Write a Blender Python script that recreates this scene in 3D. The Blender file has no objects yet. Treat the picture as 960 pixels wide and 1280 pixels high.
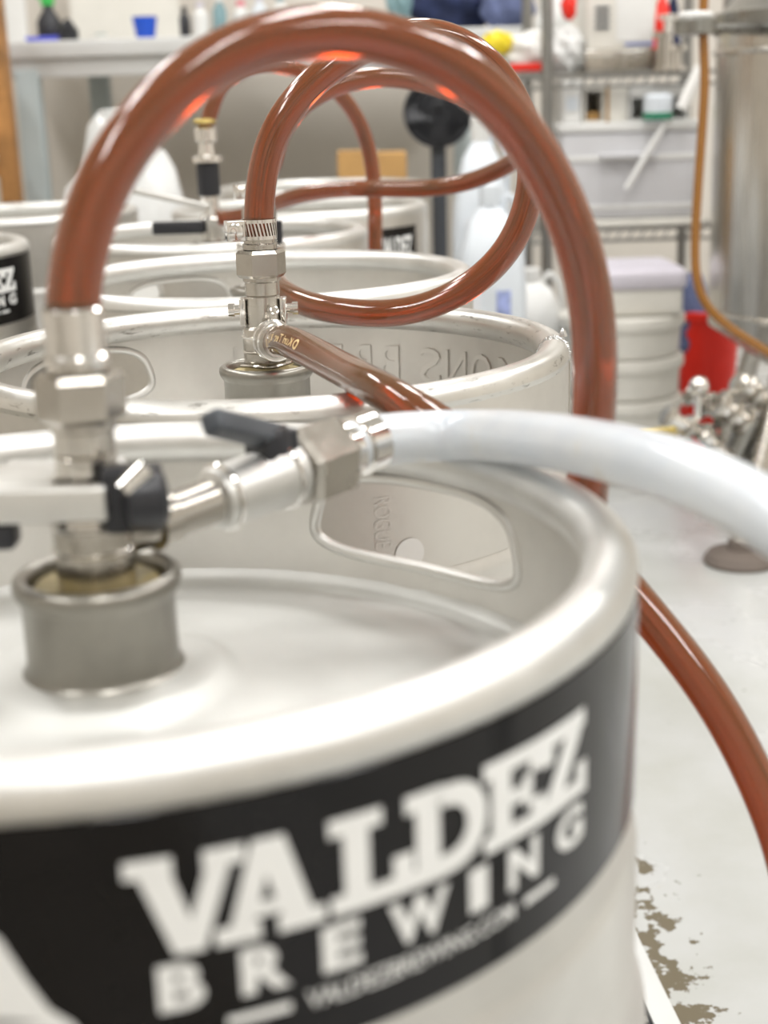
import bpy, bmesh, math, random
from mathutils import Vector, Matrix
random.seed(7)
PI = math.pi
R = math.radians
SC = bpy.context.scene
COL = SC.collection

# ------------------------------------------------------------------ camera
F_PX, PITCH, ROLL, CAM_Z = 1785.0, R(16.05), R(1.8), 0.745
_c, _s, _cr, _sr = math.cos(PITCH), math.sin(PITCH), math.cos(ROLL), math.sin(ROLL)
FWD = Vector((0, _c, -_s))
_U = Vector((0, _s, _c)); _X = Vector((1, 0, 0))
CAM_R = _X * _cr - _U * _sr
CAM_U = _X * _sr + _U * _cr
CAM = Vector((0, 0, CAM_Z))
cam_data = bpy.data.cameras.new('camera')
cam = bpy.data.objects.new('camera', cam_data); COL.objects.link(cam)
m = Matrix.Identity(4)
for i in range(3):
    m[i][0], m[i][1], m[i][2], m[i][3] = CAM_R[i], CAM_U[i], -FWD[i], CAM[i]
cam.matrix_world = m
cam_data.sensor_fit = 'VERTICAL'; cam_data.sensor_height = 36; cam_data.sensor_width = 27
cam_data.lens = F_PX / 1280 * 36
cam_data.clip_start = 0.02
cam_data.dof.use_dof = True
cam_data.dof.focus_distance = 0.95
cam_data.dof.aperture_fstop = 6.6
SC.camera = cam

# ------------------------------------------------------------------ world, lamps, exposure
world = bpy.data.worlds.new('world'); SC.world = world
world.use_nodes = True
world.node_tree.nodes['Background'].inputs[0].default_value = (1, .985, .96, 1)
world.node_tree.nodes['Background'].inputs[1].default_value = 0.0
LAMPS = [(-1.6, -.9), (-1.6, 1.0), (-1.6, 2.9), (.35, -.9), (.35, 1.0), (.35, 2.9), (2.1, -.9), (2.1, 1.0), (2.1, 2.9)]
for (lx, ly) in LAMPS:
    ld = bpy.data.lights.new('fluorescent_lamp_offscreen', 'AREA')
    ld.shape = 'RECTANGLE'; ld.size = .32; ld.size_y = 1.25; ld.energy = 40; ld.color = (1, .99, .98)
    lo = bpy.data.objects.new('fluorescent_lamp_offscreen', ld); COL.objects.link(lo)
    lo.location = (lx, ly, 2.73)
vs = SC.view_settings
vs.view_transform = 'Standard'; vs.look = 'None'; vs.gamma = 1; vs.use_curve_mapping = False
vs.exposure = -0.95


# ------------------------------------------------------------------ pixel -> place
def ray(px, py):
    return FWD + CAM_R * ((px - 480) / F_PX) + CAM_U * ((640 - py) / F_PX)
def at(px, py, Y):
    d = ray(px, py); return CAM + d * (Y / d.y)
def atz(px, py, z):
    d = ray(px, py); return CAM + d * ((z - CAM_Z) / d.z)


# ------------------------------------------------------------------ materials
def nodemat(name):
    mt = bpy.data.materials.new(name); mt.use_nodes = True
    nt = mt.node_tree
    return mt, nt, nt.nodes['Principled BSDF']
def setp(b, **k):
    names = dict(color='Base Color', metal='Metallic', rough='Roughness', ior='IOR', trans='Transmission Weight',
                 coat='Coat Weight', coat_rough='Coat Roughness', spec='Specular IOR Level', sss='Subsurface Weight',
                 alpha='Alpha', emit='Emission Color', emit_s='Emission Strength', sheen='Sheen Weight')
    for a, v in k.items():
        if a in ('color', 'emit'): v = tuple(v) + (1,) if len(v) == 3 else v
        b.inputs[names[a]].default_value = v
def noise(nt, scale, detail=4, rough=.55, coord='Object', stretch=None):
    tc = nt.nodes.new('ShaderNodeTexCoord'); n = nt.nodes.new('ShaderNodeTexNoise')
    n.inputs['Scale'].default_value = scale; n.inputs['Detail'].default_value = detail; n.inputs['Roughness'].default_value = rough
    if stretch:
        mp = nt.nodes.new('ShaderNodeMapping'); mp.inputs['Scale'].default_value = stretch
        nt.links.new(tc.outputs[coord], mp.inputs[0]); nt.links.new(mp.outputs[0], n.inputs[0])
    else:
        nt.links.new(tc.outputs[coord], n.inputs[0])
    return n
def ramp(nt, src, stops):
    r = nt.nodes.new('ShaderNodeValToRGB'); nt.links.new(src, r.inputs[0])
    e = r.color_ramp.elements
    while len(e) < len(stops): e.new(.5)
    for el, (p, c) in zip(e, stops):
        el.position = p; el.color = tuple(c) + (1,) if len(c) == 3 else c
    return r
def plain(name, color, rough=.5, metal=0, var=.06, scale=9, bump=0, **k):
    mt, nt, b = nodemat(name)
    setp(b, color=color, rough=rough, metal=metal, **k)
    n = noise(nt, scale)
    lo = [max(0, c * (1 - var)) for c in color]; hi = [min(1, c * (1 + var)) for c in color]
    r = ramp(nt, n.outputs[0], [(.3, lo), (.7, hi)]); nt.links.new(r.outputs[0], b.inputs['Base Color'])
    if bump:
        bp = nt.nodes.new('ShaderNodeBump'); bp.inputs['Strength'].default_value = bump; bp.inputs['Distance'].default_value = .002
        nt.links.new(n.outputs[0], bp.inputs['Height']); nt.links.new(bp.outputs[0], b.inputs['Normal'])
    return mt
def steel(name, color, rough, rvar=.1, wear=0, scale=30, stretch=None, bump=.05, dark=(.12, .1, .08)):
    mt, nt, b = nodemat(name)
    setp(b, color=color, rough=rough, metal=1)
    n = noise(nt, scale, 5, .6, stretch=stretch)
    r = ramp(nt, n.outputs[0], [(.3, (rough - rvar,) * 3), (.7, (rough + rvar,) * 3)])
    nt.links.new(r.outputs[0], b.inputs['Roughness'])
    n2 = noise(nt, scale * .35, 6, .65)
    lo = [c * .86 for c in color]
    r2 = ramp(nt, n2.outputs[0], [(.35, lo), (.6, color)])
    src = r2.outputs[0]
    if wear:
        n3 = noise(nt, 55, 6, .7, stretch=(1, 1, 5))
        r3 = ramp(nt, n3.outputs[0], [(.66 - .05 * wear, (0, 0, 0)), (.72, (1, 1, 1))])
        mx = nt.nodes.new('ShaderNodeMixRGB'); mx.inputs[2].default_value = tuple(dark) + (1,)
        nt.links.new(r3.outputs[0], mx.inputs[0]); nt.links.new(src, mx.inputs[1]); src = mx.outputs[0]
    nt.links.new(src, b.inputs['Base Color'])
    bp = nt.nodes.new('ShaderNodeBump'); bp.inputs['Strength'].default_value = bump; bp.inputs['Distance'].default_value = .001
    nt.links.new(n.outputs[0], bp.inputs['Height']); nt.links.new(bp.outputs[0], b.inputs['Normal'])
    return mt
M = {}
M['keg'] = steel('keg_steel', (.76, .75, .72), .46, .08, scale=22)
M['rim'] = steel('keg_rim_steel', (.78, .775, .75), .46, .08, scale=25)
M['rim_worn'] = steel('keg_rim_worn_steel', (.72, .71, .675), .40, .08, wear=1.6, scale=25)
M['skirt'] = steel('keg_skirt_steel', (.72, .70, .66), .47, .08, scale=16)
M['head'] = steel('keg_head_steel', (.70, .70, .675), .60, .06, scale=12)
M['neck'] = steel('keg_neck_steel', (.34, .325, .29), .34, .05, scale=60, stretch=(6, 6, .25), bump=.008)
M['fit'] = steel('fitting_steel', (.56, .53, .48), .24, .06, scale=60)
M['bright'] = steel('polished_steel', (.85, .83, .80), .14, .05, scale=60)
M['brass'] = plain('dirty_gasket', (.42, .34, .16), .5, 0, .4, 60)
M['vinyl'] = plain('black_label_vinyl', (.008, .007, .007), .16, 0, .3, 30, spec=.25)
M['print'] = plain('white_label_print', (.93, .94, .93), .35, 0, .02)
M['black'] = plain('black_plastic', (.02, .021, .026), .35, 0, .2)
M['grey_plastic'] = plain('dark_grey_handle_plastic', (.075, .085, .10), .45, 0, .2)
M['gold'] = plain('gold_print', (.75, .55, .28), .4)
def hose_mat(name, color, dens, base, trans):
    mt, nt, b = nodemat(name)
    setp(b, color=base, rough=.10, ior=1.42, trans=trans, spec=.5, coat=.6, coat_rough=.06)
    n = noise(nt, 14, 3)
    r = ramp(nt, n.outputs[0], [(.3, (.08,) * 3), (.7, (.2,) * 3)]); nt.links.new(r.outputs[0], b.inputs['Roughness'])
    v = nt.nodes.new('ShaderNodeVolumeAbsorption'); v.inputs['Color'].default_value = tuple(color) + (1,); v.inputs['Density'].default_value = dens
    nt.links.new(v.outputs[0], nt.nodes['Material Output'].inputs['Volume'])
    return mt
M['beer_hose'] = hose_mat('beer_filled_hose', (.80, .44, .07), 270, (.72, .33, .12), .86)
M['amber_hose'] = hose_mat('amber_hose', (.85, .50, .06), 150, (.50, .23, .04), .5)
def white_hose_mat():
    mt, nt, b = nodemat('milky_braided_hose')
    n = noise(nt, 22, 5, .6)
    r = ramp(nt, n.outputs[0], [(.35, (.74, .80, .87)), (.6, (.84, .88, .91)), (.74, (.80, .74, .58))])
    nt.links.new(r.outputs[0], b.inputs['Base Color'])
    setp(b, rough=.28, trans=.25, ior=1.4, coat=.5, coat_rough=.1)
    return mt
M['white_hose'] = white_hose_mat()
M['white_plastic'] = plain('white_plastic', (.80, .80, .78), .4, 0, .04)
M['milky'] = plain('milky_plastic', (.72, .77, .82), .35, 0, .05)
M['ivory'] = plain('ivory_plastic', (.76, .74, .68), .45, 0, .05)
M['lavender'] = plain('lavender_plastic', (.66, .63, .70), .4, 0, .05)
M['blue'] = plain('blue_plastic', (.01, .09, .62), .35)
M['blue2'] = plain('violet_blue_plastic', (.10, .12, .75), .4)
M['green'] = plain('green_plastic', (.05, .55, .10), .4)
M['dkgreen'] = plain('dark_green_plastic', (.02, .22, .12), .4)
M['red'] = plain('red_plastic', (.85, .022, .008), .4)
M['yellow'] = plain('yellow_plastic', (.85, .68, .02), .4)
M['navy'] = plain('navy_cloth', (.02, .03, .085), .9, 0, .5, 18, .5)
M['denim'] = plain('slate_blue_cloth', (.13, .16, .30), .9, 0, .3, 18, .5)
M['teal'] = plain('teal_plastic', (.20, .33, .36), .5)
M['cream_wall'] = plain('cream_wall_paint', (.72, .675, .61), .7, 0, .05, 2)
M['taupe'] = plain('taupe_wainscot_paint', (.20, .18, .15), .6, 0, .08, 4)
M['bench_white'] = plain('white_bench_laminate', (.68, .69, .68), .4, 0, .05, 5)
M['leg_paint'] = plain('pale_blue_leg_paint', (.50, .57, .58), .45, 0, .05, 8)
M['wood'] = plain('orange_wood', (.42, .20, .06), .5, 0, .4, 14)
M['card'] = plain('cardboard', (.48, .28, .10), .8, 0, .15)
M['ceiling'] = plain('ceiling_paint', (.78, .77, .74), .8, 0, .03, 3)
M['wire'] = steel('rack_steel', (.35, .35, .34), .35, .05)
M['tank'] = steel('tank_steel', (.62, .59, .54), .26, .08, scale=14, stretch=(4, 4, .12), bump=.02)
M['tank_dark'] = steel('tank_lid_steel', (.36, .36, .34), .3, .06)
M['rubber'] = plain('brown_rubber', (.16, .13, .11), .7)
M['foam'] = plain('translucent_tote', (.66, .66, .68), .4, 0, .06, 6)
M['sack'] = plain('white_woven_sack', (.78, .77, .74), .8, 0, .06, 30, .6)
M['film'] = plain('white_plastic_bag', (.76, .77, .76), .35, 0, .06, 14, .8)
M['pink'] = plain('pink_plastic', (.80, .25, .30), .4)
M['paper'] = plain('white_paper_sticker', (.86, .85, .82), .6)
def lamp_mat():
    mt, nt, b = nodemat('lamp_diffuser'); setp(b, color=(1, 1, 1), emit=(1, .99, .98), emit_s=6.0); return mt
M['lamp'] = lamp_mat()
def floor_mat():
    mt, nt, b = nodemat('painted_concrete')
    n = noise(nt, 2.2, 6, .6, 'Object'); n2 = noise(nt, 14, 5, .6, 'Object')
    base = ramp(nt, n.outputs[0], [(.30, (.45, .455, .42)), (.5, (.53, .54, .53)), (.68, (.57, .58, .59))])
    stain = ramp(nt, n2.outputs[0], [(.66, (0, 0, 0)), (.8, (.6, .6, .6))])
    mx = nt.nodes.new('ShaderNodeMixRGB'); mx.inputs[2].default_value = (.50, .40, .28, 1)
    nt.links.new(stain.outputs[0], mx.inputs[0]); nt.links.new(base.outputs[0], mx.inputs[1])
    # chipped paint along the drain edge: noise kept to a band beside the drain line
    tc = nt.nodes.new('ShaderNodeTexCoord'); sep = nt.nodes.new('ShaderNodeSeparateXYZ'); nt.links.new(tc.outputs['Object'], sep.inputs[0])
    a, bpt = DRAIN_A, DRAIN_B
    d = (bpt - a).normalized(); nx, ny = (-d.y, d.x) if -d.y > 0 else (d.y, -d.x)
    m1 = nt.nodes.new('ShaderNodeMath'); m1.operation = 'MULTIPLY'; m1.inputs[1].default_value = nx
    m2 = nt.nodes.new('ShaderNodeMath'); m2.operation = 'MULTIPLY_ADD'; m2.inputs[1].default_value = ny
    nt.links.new(sep.outputs[0], m1.inputs[0]); nt.links.new(sep.outputs[1], m2.inputs[0]); nt.links.new(m1.outputs[0], m2.inputs[2])
    off = nx * a.x + ny * a.y
    mr = nt.nodes.new('ShaderNodeMapRange'); mr.inputs['From Min'].default_value = off + .012; mr.inputs['From Max'].default_value = off + .075
    mr.inputs['To Min'].default_value = .12; mr.inputs['To Max'].default_value = -.12; mr.clamp = True
    nt.links.new(m2.outputs[0], mr.inputs['Value'])
    n3 = noise(nt, 42, 6, .6, 'Object')
    ad = nt.nodes.new('ShaderNodeMath'); ad.operation = 'ADD'; nt.links.new(n3.outputs[0], ad.inputs[0]); nt.links.new(mr.outputs[0], ad.inputs[1])
    chip = ramp(nt, ad.outputs[0], [(.575, (0, 0, 0)), (.60, (1, 1, 1))])
    mx2 = nt.nodes.new('ShaderNodeMixRGB'); mx2.inputs[2].default_value = (.16, .135, .09, 1)
    nt.links.new(chip.outputs[0], mx2.inputs[0]); nt.links.new(mx.outputs[0], mx2.inputs[1])
    nt.links.new(mx2.outputs[0], b.inputs['Base Color'])
    rr = ramp(nt, n.outputs[0], [(.3, (.18,) * 3), (.7, (.34,) * 3)]); nt.links.new(rr.outputs[0], b.inputs['Roughness'])
    bp = nt.nodes.new('ShaderNodeBump'); bp.inputs['Strength'].default_value = .25; bp.inputs['Distance'].default_value = .002; bp.invert = True
    nt.links.new(chip.outputs[0], bp.inputs['Height']); nt.links.new(bp.outputs[0], b.inputs['Normal'])
    return mt
DRAIN_A, DRAIN_B = atz(806, 1192, 0), atz(850, 1282, 0)


# ------------------------------------------------------------------ mesh helpers
def lathe(bm, prof, seg=48, cap0=False, cap1=False, a0=0, a1=2 * PI, mx=None):
    full = abs(a1 - a0 - 2 * PI) < 1e-6
    n = seg if full else seg + 1
    rings = []
    for (r, z) in prof:
        ring = []
        for i in range(n):
            t = a0 + (a1 - a0) * i / seg
            p = Vector((r * math.cos(t), r * math.sin(t), z))
            ring.append(bm.verts.new(mx @ p if mx else p))
        rings.append(ring)
    for a, b in zip(rings, rings[1:]):
        for i in range(n if full else n - 1):
            j = (i + 1) % n
            bm.faces.new((a[i], a[j], b[j], b[i]))
    if cap0 and full: bm.faces.new(list(reversed(rings[0])))
    if cap1 and full: bm.faces.new(rings[-1])
    return bm
def torus(bm, Rm, r, z=0, seg=72, ts=16, a0=0, a1=2 * PI, mx=None):
    prof = [(Rm + r * math.cos(2 * PI * k / ts), z + r * math.sin(2 * PI * k / ts)) for k in range(ts + 1)]
    return lathe(bm, prof, seg, a0=a0, a1=a1, mx=mx)
def box(bm, x0, x1, y0, y1, z0, z1, mx=None, bev=0):
    vs_ = [Vector((x, y, z)) for z in (z0, z1) for y in (y0, y1) for x in (x0, x1)]
    v = [bm.verts.new(mx @ p if mx else p) for p in vs_]
    fs = [bm.faces.new([v[i] for i in f]) for f in ((0, 2, 3, 1), (4, 5, 7, 6), (0, 1, 5, 4), (2, 6, 7, 3), (0, 4, 6, 2), (1, 3, 7, 5))]
    if bev:
        es = list({e for f in fs for e in f.edges})
        bmesh.ops.bevel(bm, geom=es, offset=bev, segments=3, affect='EDGES', profile=.6)
    return bm
def frame_to(a, b):
    """matrix whose z axis runs from a to b, origin a"""
    a = Vector(a); d = (Vector(b) - a)
    q = Vector((0, 0, 1)).rotation_difference(d.normalized())
    return Matrix.Translation(a) @ q.to_matrix().to_4x4()
def rod(bm, a, b, r0, r1=None, seg=16):
    L = (Vector(b) - Vector(a)).length
    lathe(bm, [(r0, 0), (r1 if r1 is not None else r0, L)], seg, True, True, mx=frame_to(a, b)); return bm
def catmull(pts, n=10):
    P = [Vector(p) for p in pts]; P = [P[0] * 2 - P[1]] + P + [P[-1] * 2 - P[-2]]
    out = []
    for i in range(1, len(P) - 2):
        p0, p1, p2, p3 = P[i - 1:i + 3]
        # centripetal parameters keep uneven points smooth
        t0 = 0; t1 = t0 + max((p1 - p0).length, 1e-6) ** .5; t2 = t1 + max((p2 - p1).length, 1e-6) ** .5; t3 = t2 + max((p3 - p2).length, 1e-6) ** .5
        for k in range(n):
            t = t1 + (t2 - t1) * k / n
            A1 = p0 * ((t1 - t) / (t1 - t0)) + p1 * ((t - t0) / (t1 - t0))
            A2 = p1 * ((t2 - t) / (t2 - t1)) + p2 * ((t - t1) / (t2 - t1))
            A3 = p2 * ((t3 - t) / (t3 - t2)) + p3 * ((t - t2) / (t3 - t2))
            B1 = A1 * ((t2 - t) / (t2 - t0)) + A2 * ((t - t0) / (t2 - t0))
            B2 = A2 * ((t3 - t) / (t3 - t1)) + A3 * ((t - t1) / (t3 - t1))
            out.append(B1 * ((t2 - t) / (t2 - t1)) + B2 * ((t - t1) / (t2 - t1)))
    out.append(P[-2]); return out
def sweep(bm, path, r, seg=20, closed=False, caps=True):
    n = len(path); rings = []
    tang = []
    for i in range(n):
        a = path[(i - 1) % n] if (closed or i > 0) else path[0]; b = path[(i + 1) % n] if (closed or i < n - 1) else path[-1]
        tang.append((b - a).normalized())
    up = Vector((0, 0, 1)) if abs(tang[0].z) < .9 else Vector((0, 1, 0))
    nrm = (up - tang[0] * up.dot(tang[0])).normalized()
    for i in range(n):
        nrm = (nrm - tang[i] * nrm.dot(tang[i])).normalized(); bi = tang[i].cross(nrm)
        rad = r[i] if isinstance(r, (list, tuple)) else r
        rings.append([bm.verts.new(path[i] + nrm * (rad * math.cos(2 * PI * k / seg)) + bi * (rad * math.sin(2 * PI * k / seg))) for k in range(seg)])
    for i in range(n if closed else n - 1):
        a, b = rings[i], rings[(i + 1) % n]
        for k in range(seg):
            bm.faces.new((a[k], a[(k + 1) % seg], b[(k + 1) % seg], b[k]))
    if caps and not closed:
        bm.faces.new(list(reversed(rings[0]))); bm.faces.new(rings[-1])
    return bm
def hexprism(bm, r, z0, z1, mx=None, ch=.12):
    """hexagonal nut, corners chamfered"""
    h = z1 - z0; e = h * ch
    def ring(rr, z):
        o = []
        for i in range(6):
            t = PI / 3 * i
            p = Vector((rr * math.cos(t), rr * math.sin(t), z)); o.append(bm.verts.new(mx @ p if mx else p))
        return o
    rs = [ring(r * .88, z0), ring(r, z0 + e), ring(r, z1 - e), ring(r * .88, z1)]
    for a, b in zip(rs, rs[1:]):
        for i in range(6): bm.faces.new((a[i], a[(i + 1) % 6], b[(i + 1) % 6], b[i]))
    bm.faces.new(list(reversed(rs[0]))); bm.faces.new(rs[-1])
    return bm
def finish(bm, name, sharp=35):
    bmesh.ops.recalc_face_normals(bm, faces=bm.faces)
    me = bpy.data.meshes.new(name); bm.to_mesh(me); bm.free()
    for p in me.polygons: p.use_smooth = True
    me.set_sharp_from_angle(angle=R(sharp))
    return me
def obj(name, bm, mat, parent=None, loc=(0, 0, 0), rz=0, sharp=35):
    me = finish(bm, name, sharp) if isinstance(bm, bmesh.types.BMesh) else bm
    if mat and not me.materials: me.materials.append(M[mat] if isinstance(mat, str) else mat)
    o = bpy.data.objects.new(name, me); COL.objects.link(o)
    o.location = loc; o.rotation_euler = (0, 0, rz)
    if parent: o.parent = parent
    return o
def tag(o, label=None, cat=None, group=None, kind=None):
    if label: o['label'] = label
    if cat: o['category'] = cat
    if group: o['group'] = group
    if kind: o['kind'] = kind
    return o
def thing(name, label, cat, loc=(0, 0, 0), rz=0, group=None):
    o = bpy.data.objects.new(name, None); COL.objects.link(o); o.empty_display_size = .05
    o.location = loc; o.rotation_euler = (0, 0, rz)
    return tag(o, label, cat, group)
def B(): return bmesh.new()


# ------------------------------------------------------------------ setting
WB, WL, WR, WF, CH = 4.6, -3.2, 3.4, -2.6, 2.8
def slab(name, x0, x1, y0, y1, z0, z1, mat):
    return tag(obj(name, box(B(), x0, x1, y0, y1, z0, z1), mat), kind='structure')
M['floor'] = floor_mat()
slab('floor', WL, WR, WF, WB, -.1, 0, 'floor')
slab('wall_back', WL, WR, WB, WB + .1, 0, CH, 'cream_wall')
slab('wall_left', WL - .1, WL, WF, WB, 0, CH, 'cream_wall')
slab('wall_right', WR, WR + .1, WF, WB, 0, CH, 'cream_wall')
slab('wall_front', WL, WR, WF - .1, WF, 0, CH, 'cream_wall')
slab('ceiling', WL, WR, WF, WB, CH, CH + .1, 'ceiling')
slab('trim_1', -1.6, .35, WB - .02, WB, 0, .92, 'cream_wall')
for (lx, ly) in LAMPS:
    t = thing('ceiling_light_offscreen', 'long white fluorescent light fixture on the ceiling', 'light', (lx, ly, CH), 0, 'ceiling lights')
    obj('housing', box(B(), -.19, .19, -.66, .66, -.05, 0, bev=.01), 'bench_white', t)
    obj('diffuser', box(B(), -.16, .16, -.62, .62, -.062, -.05), 'lamp', t)

# ------------------------------------------------------------------ kegs
RIM_Z, RIM_R, TUBE, SK_O, SK_I = .58, .1945, .0105, .2045, .2022
SK_BOT = -.098
HOLE_HW, HOLE_Z0, HOLE_Z1 = R(18), -.060, -.0155
def hole_outline(n=64):
    """rounded trapezoid in (angle, z) round angle 0"""
    cz = (HOLE_Z0 + HOLE_Z1) / 2; hz = (HOLE_Z1 - HOLE_Z0) / 2; out = []
    for i in range(n):
        t = 2 * PI * i / n
        c, s = math.cos(t), math.sin(t)
        e = .62
        u = HOLE_HW * math.copysign(abs(c) ** e, c); v = hz * math.copysign(abs(s) ** e, s)
        u *= 1 - .10 * (v / hz)
        out.append((u, cz + v))
    return out
def keg_skirt_mesh(halves=(0, PI)):
    bm = B(); PW = R(26); zt, zb = -.001, SK_BOT
    for slot, Rr in enumerate((SK_I, SK_O)):
        for f in bm.faces: f.material_index = 0
        for half in halves:
            def P(u, z): return bm.verts.new((Rr * math.cos(u + half), Rr * math.sin(u + half), z))
            ho = hole_outline(); n = len(ho); cz = (HOLE_Z0 + HOLE_Z1) / 2
            rc = []
            for i in range(n):
                u, v = ho[i]; du, dv = u, v - cz
                k = min((PW / abs(du)) if abs(du) > 1e-9 else 1e9, ((zt - cz) if dv > 0 else (cz - zb)) / abs(dv) if abs(dv) > 1e-9 else 1e9)
                rc.append((du * k, cz + dv * k))
            # snap the closest samples to the rectangle's corners
            for cu, cv in ((PW, zt), (-PW, zt), (PW, zb), (-PW, zb)):
                j = min(range(n), key=lambda q: ((rc[q][0] - cu) / PW) ** 2 + ((rc[q][1] - cv) / .05) ** 2); rc[j] = (cu, cv)
            rings = []
            for w in (0, .25, .5, .75, 1):
                rings.append([P(a[0] + (b[0] - a[0]) * w, a[1] + (b[1] - a[1]) * w) for a, b in zip(ho, rc)])
            for a, b in zip(rings, rings[1:]):
                for i in range(n): bm.faces.new((a[i], a[(i + 1) % n], b[(i + 1) % n], b[i]))
            lathe(bm, [(Rr, zt), (Rr, (zt + zb) / 2), (Rr, zb)], 36 if len(halves) > 1 else 90, a0=PW + half, a1=(PI if len(halves) > 1 else 2 * PI) - PW + half)
    for f in bm.faces:
        f.material_index = 1 if f.calc_center_median().xy.length > (SK_O + SK_I) / 2 - .0003 else 0
    return finish(bm, 'skirt', 40)
def hole_lip_mesh():
    bm = B()
    for half in (0,):
        path = [Vector(((SK_O + SK_I) / 2 * math.cos(u + half), (SK_O + SK_I) / 2 * math.sin(u + half), z)) for u, z in hole_outline(72)]
        sweep(bm, path, .0031, 10, closed=True)
    return finish(bm, 'handhole_lip')
def keg_body_mesh():
    z = -RIM_Z
    prof = [(.190, z + .012), (.2045, z + .0), (.2045, z + .08), (.2035, z + .083), (.2062, z + .088), (.2062, z + .185), (.211, z + .198), (.211, z + .208), (.2062, z + .220),
            (.2062, -.205), (.211, -.192), (.211, -.182), (.2062, -.170), (.2062, SK_BOT - .010), (.2052, SK_BOT - .004), (.2036, SK_BOT - .001), (.2030, SK_BOT + .002)]
    return finish(lathe(B(), prof, 96), 'body', 50)
def keg_head_mesh():
    prof = [(.2025, -.070), (.2005, -.0745), (.196, -.0765), (.187, -.0757), (.165, -.0705), (.14, -.0645), (.11, -.0575), (.08, -.0525), (.056, -.0495), (.050, -.0475), (.047, -.0445), (.044, -.0435), (.026, -.0432)]
    return finish(lathe(B(), prof, 96), 'head', 60)
def keg_neck_mesh():
    prof = [(.0335, -.0445), (.0300, -.0425), (.0293, -.0405), (.0293, -.0145), (.0305, -.013), (.0318, -.011), (.0323, -.0085), (.0318, -.006), (.0300, -.0045), (.0280, -.0045), (.0265, -.0062), (.0258, -.0095), (.0258, -.030)]
    return finish(lathe(B(), prof, 64), 'neck', 50)
def keg_gasket_mesh():
    return finish(lathe(B(), [(.0257, -.012), (.0235, -.009), (.019, -.0095), (.012, -.014), (.001, -.014)], 40), 'gasket')
KM = dict(skirt=keg_skirt_mesh(), lip=hole_lip_mesh(), body=keg_body_mesh(), head=keg_head_mesh(), neck=keg_neck_mesh(), gasket=keg_gasket_mesh())
KM['rim'] = finish(torus(B(), RIM_R, TUBE, 0, 120, 20), 'rim')
for k, mt in dict(skirt='skirt', lip='keg', body='keg', head='head', neck='neck', gasket='brass', rim='rim').items(): KM[k].materials.append(M[mt])
KM['skirt'].materials.append(M['skirt'])
def make_keg(x, y, hole, label, group=None):
    t = thing('keg', label, 'keg', (x, y, 0), 0, group)
    z = (0, 0, RIM_Z)
    obj('body', KM['body'], None, t, z); obj('rim', KM['rim'], None, t, z)
    sk = obj('skirt', KM['skirt'], None, t, z, hole); [obj('handhole_lip', KM['lip'], None, sk, rz=a_) for a_ in (0, PI)]
    hd = obj('head', KM['head'], None, t, z)
    nk = obj('neck', KM['neck'], None, t, z); obj('gasket', KM['gasket'], None, nk)
    return t, sk
KP = [(-.111, .521), (-.077, .964), (-.111, 1.399), (-.214, 1.90)]
keg1, sk1 = make_keg(*KP[0], R(50), 'steel keg with large white lettering on a black wrap, under the ball valve')
keg2, sk2 = make_keg(*KP[1], R(140), 'steel keg with stamped letters inside its scuffed rim, beside the printed hose')
keg3, sk3 = make_keg(*KP[2], R(123), 'steel keg standing behind the one with stamped letters, under a looped brown hose')
keg4, sk4 = make_keg(*KP[3], R(60), 'steel keg under the coupler with a black sleeve')
keg5, sk5 = make_keg(-.12, 2.34, R(20), 'steel keg with a small black label beside the tall milky jug')
keg6, sk6 = make_keg(-.105, 2.92, R(75), 'steel keg standing just before the cardboard box and black fan')
keg7, sk7 = make_keg(-.645, 1.82, R(100), 'steel keg with a black wrap label beside the workbench legs')
keg8, sk8 = make_keg(-.60, 2.42, R(30), 'steel keg without a label between the workbench legs and the white bag')
keg9, sk9 = make_keg(-1.0, 2.20, R(150), 'plain steel keg near the workbench leg, behind the wrapped one')


def text_mesh(body, bold=0.0, res=3):
    cu = bpy.data.curves.new('txt', 'FONT'); cu.body = body; cu.offset = bold; cu.resolution_u = res
    o = bpy.data.objects.new('txt', cu); COL.objects.link(o)
    dg = bpy.context.evaluated_depsgraph_get(); me = o.evaluated_get(dg).to_mesh()
    V = [v.co.copy() for v in me.vertices]; Fc = [tuple(p.vertices) for p in me.polygons]
    o.evaluated_get(dg).to_mesh_clear()
    bpy.data.objects.remove(o); bpy.data.curves.remove(cu)
    x0 = min(v.x for v in V); x1 = max(v.x for v in V); y0 = min(v.y for v in V); y1 = max(v.y for v in V)
    return [((v.x - x0) / (x1 - x0), (v.y - y0) / (y1 - y0)) for v in V], Fc
def add_flat(bm, V, Fc, fn, cuts=0):
    """flat shape in 0..1, cut into strips, then bent by fn(u, v)"""
    b2 = B(); vv = [b2.verts.new((u, v, 0)) for u, v in V]
    for f in Fc:
        try: b2.faces.new([vv[i] for i in f])
        except ValueError: pass
    for k in range(1, cuts):
        bmesh.ops.bisect_plane(b2, geom=b2.verts[:] + b2.edges[:] + b2.faces[:], plane_co=(k / cuts, 0, 0), plane_no=(1, 0, 0))
    mp = {v: bm.verts.new(fn(v.co.x, v.co.y)) for v in b2.verts}
    for f in b2.faces: bm.faces.new([mp[v] for v in f.verts])
    b2.free()
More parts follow.
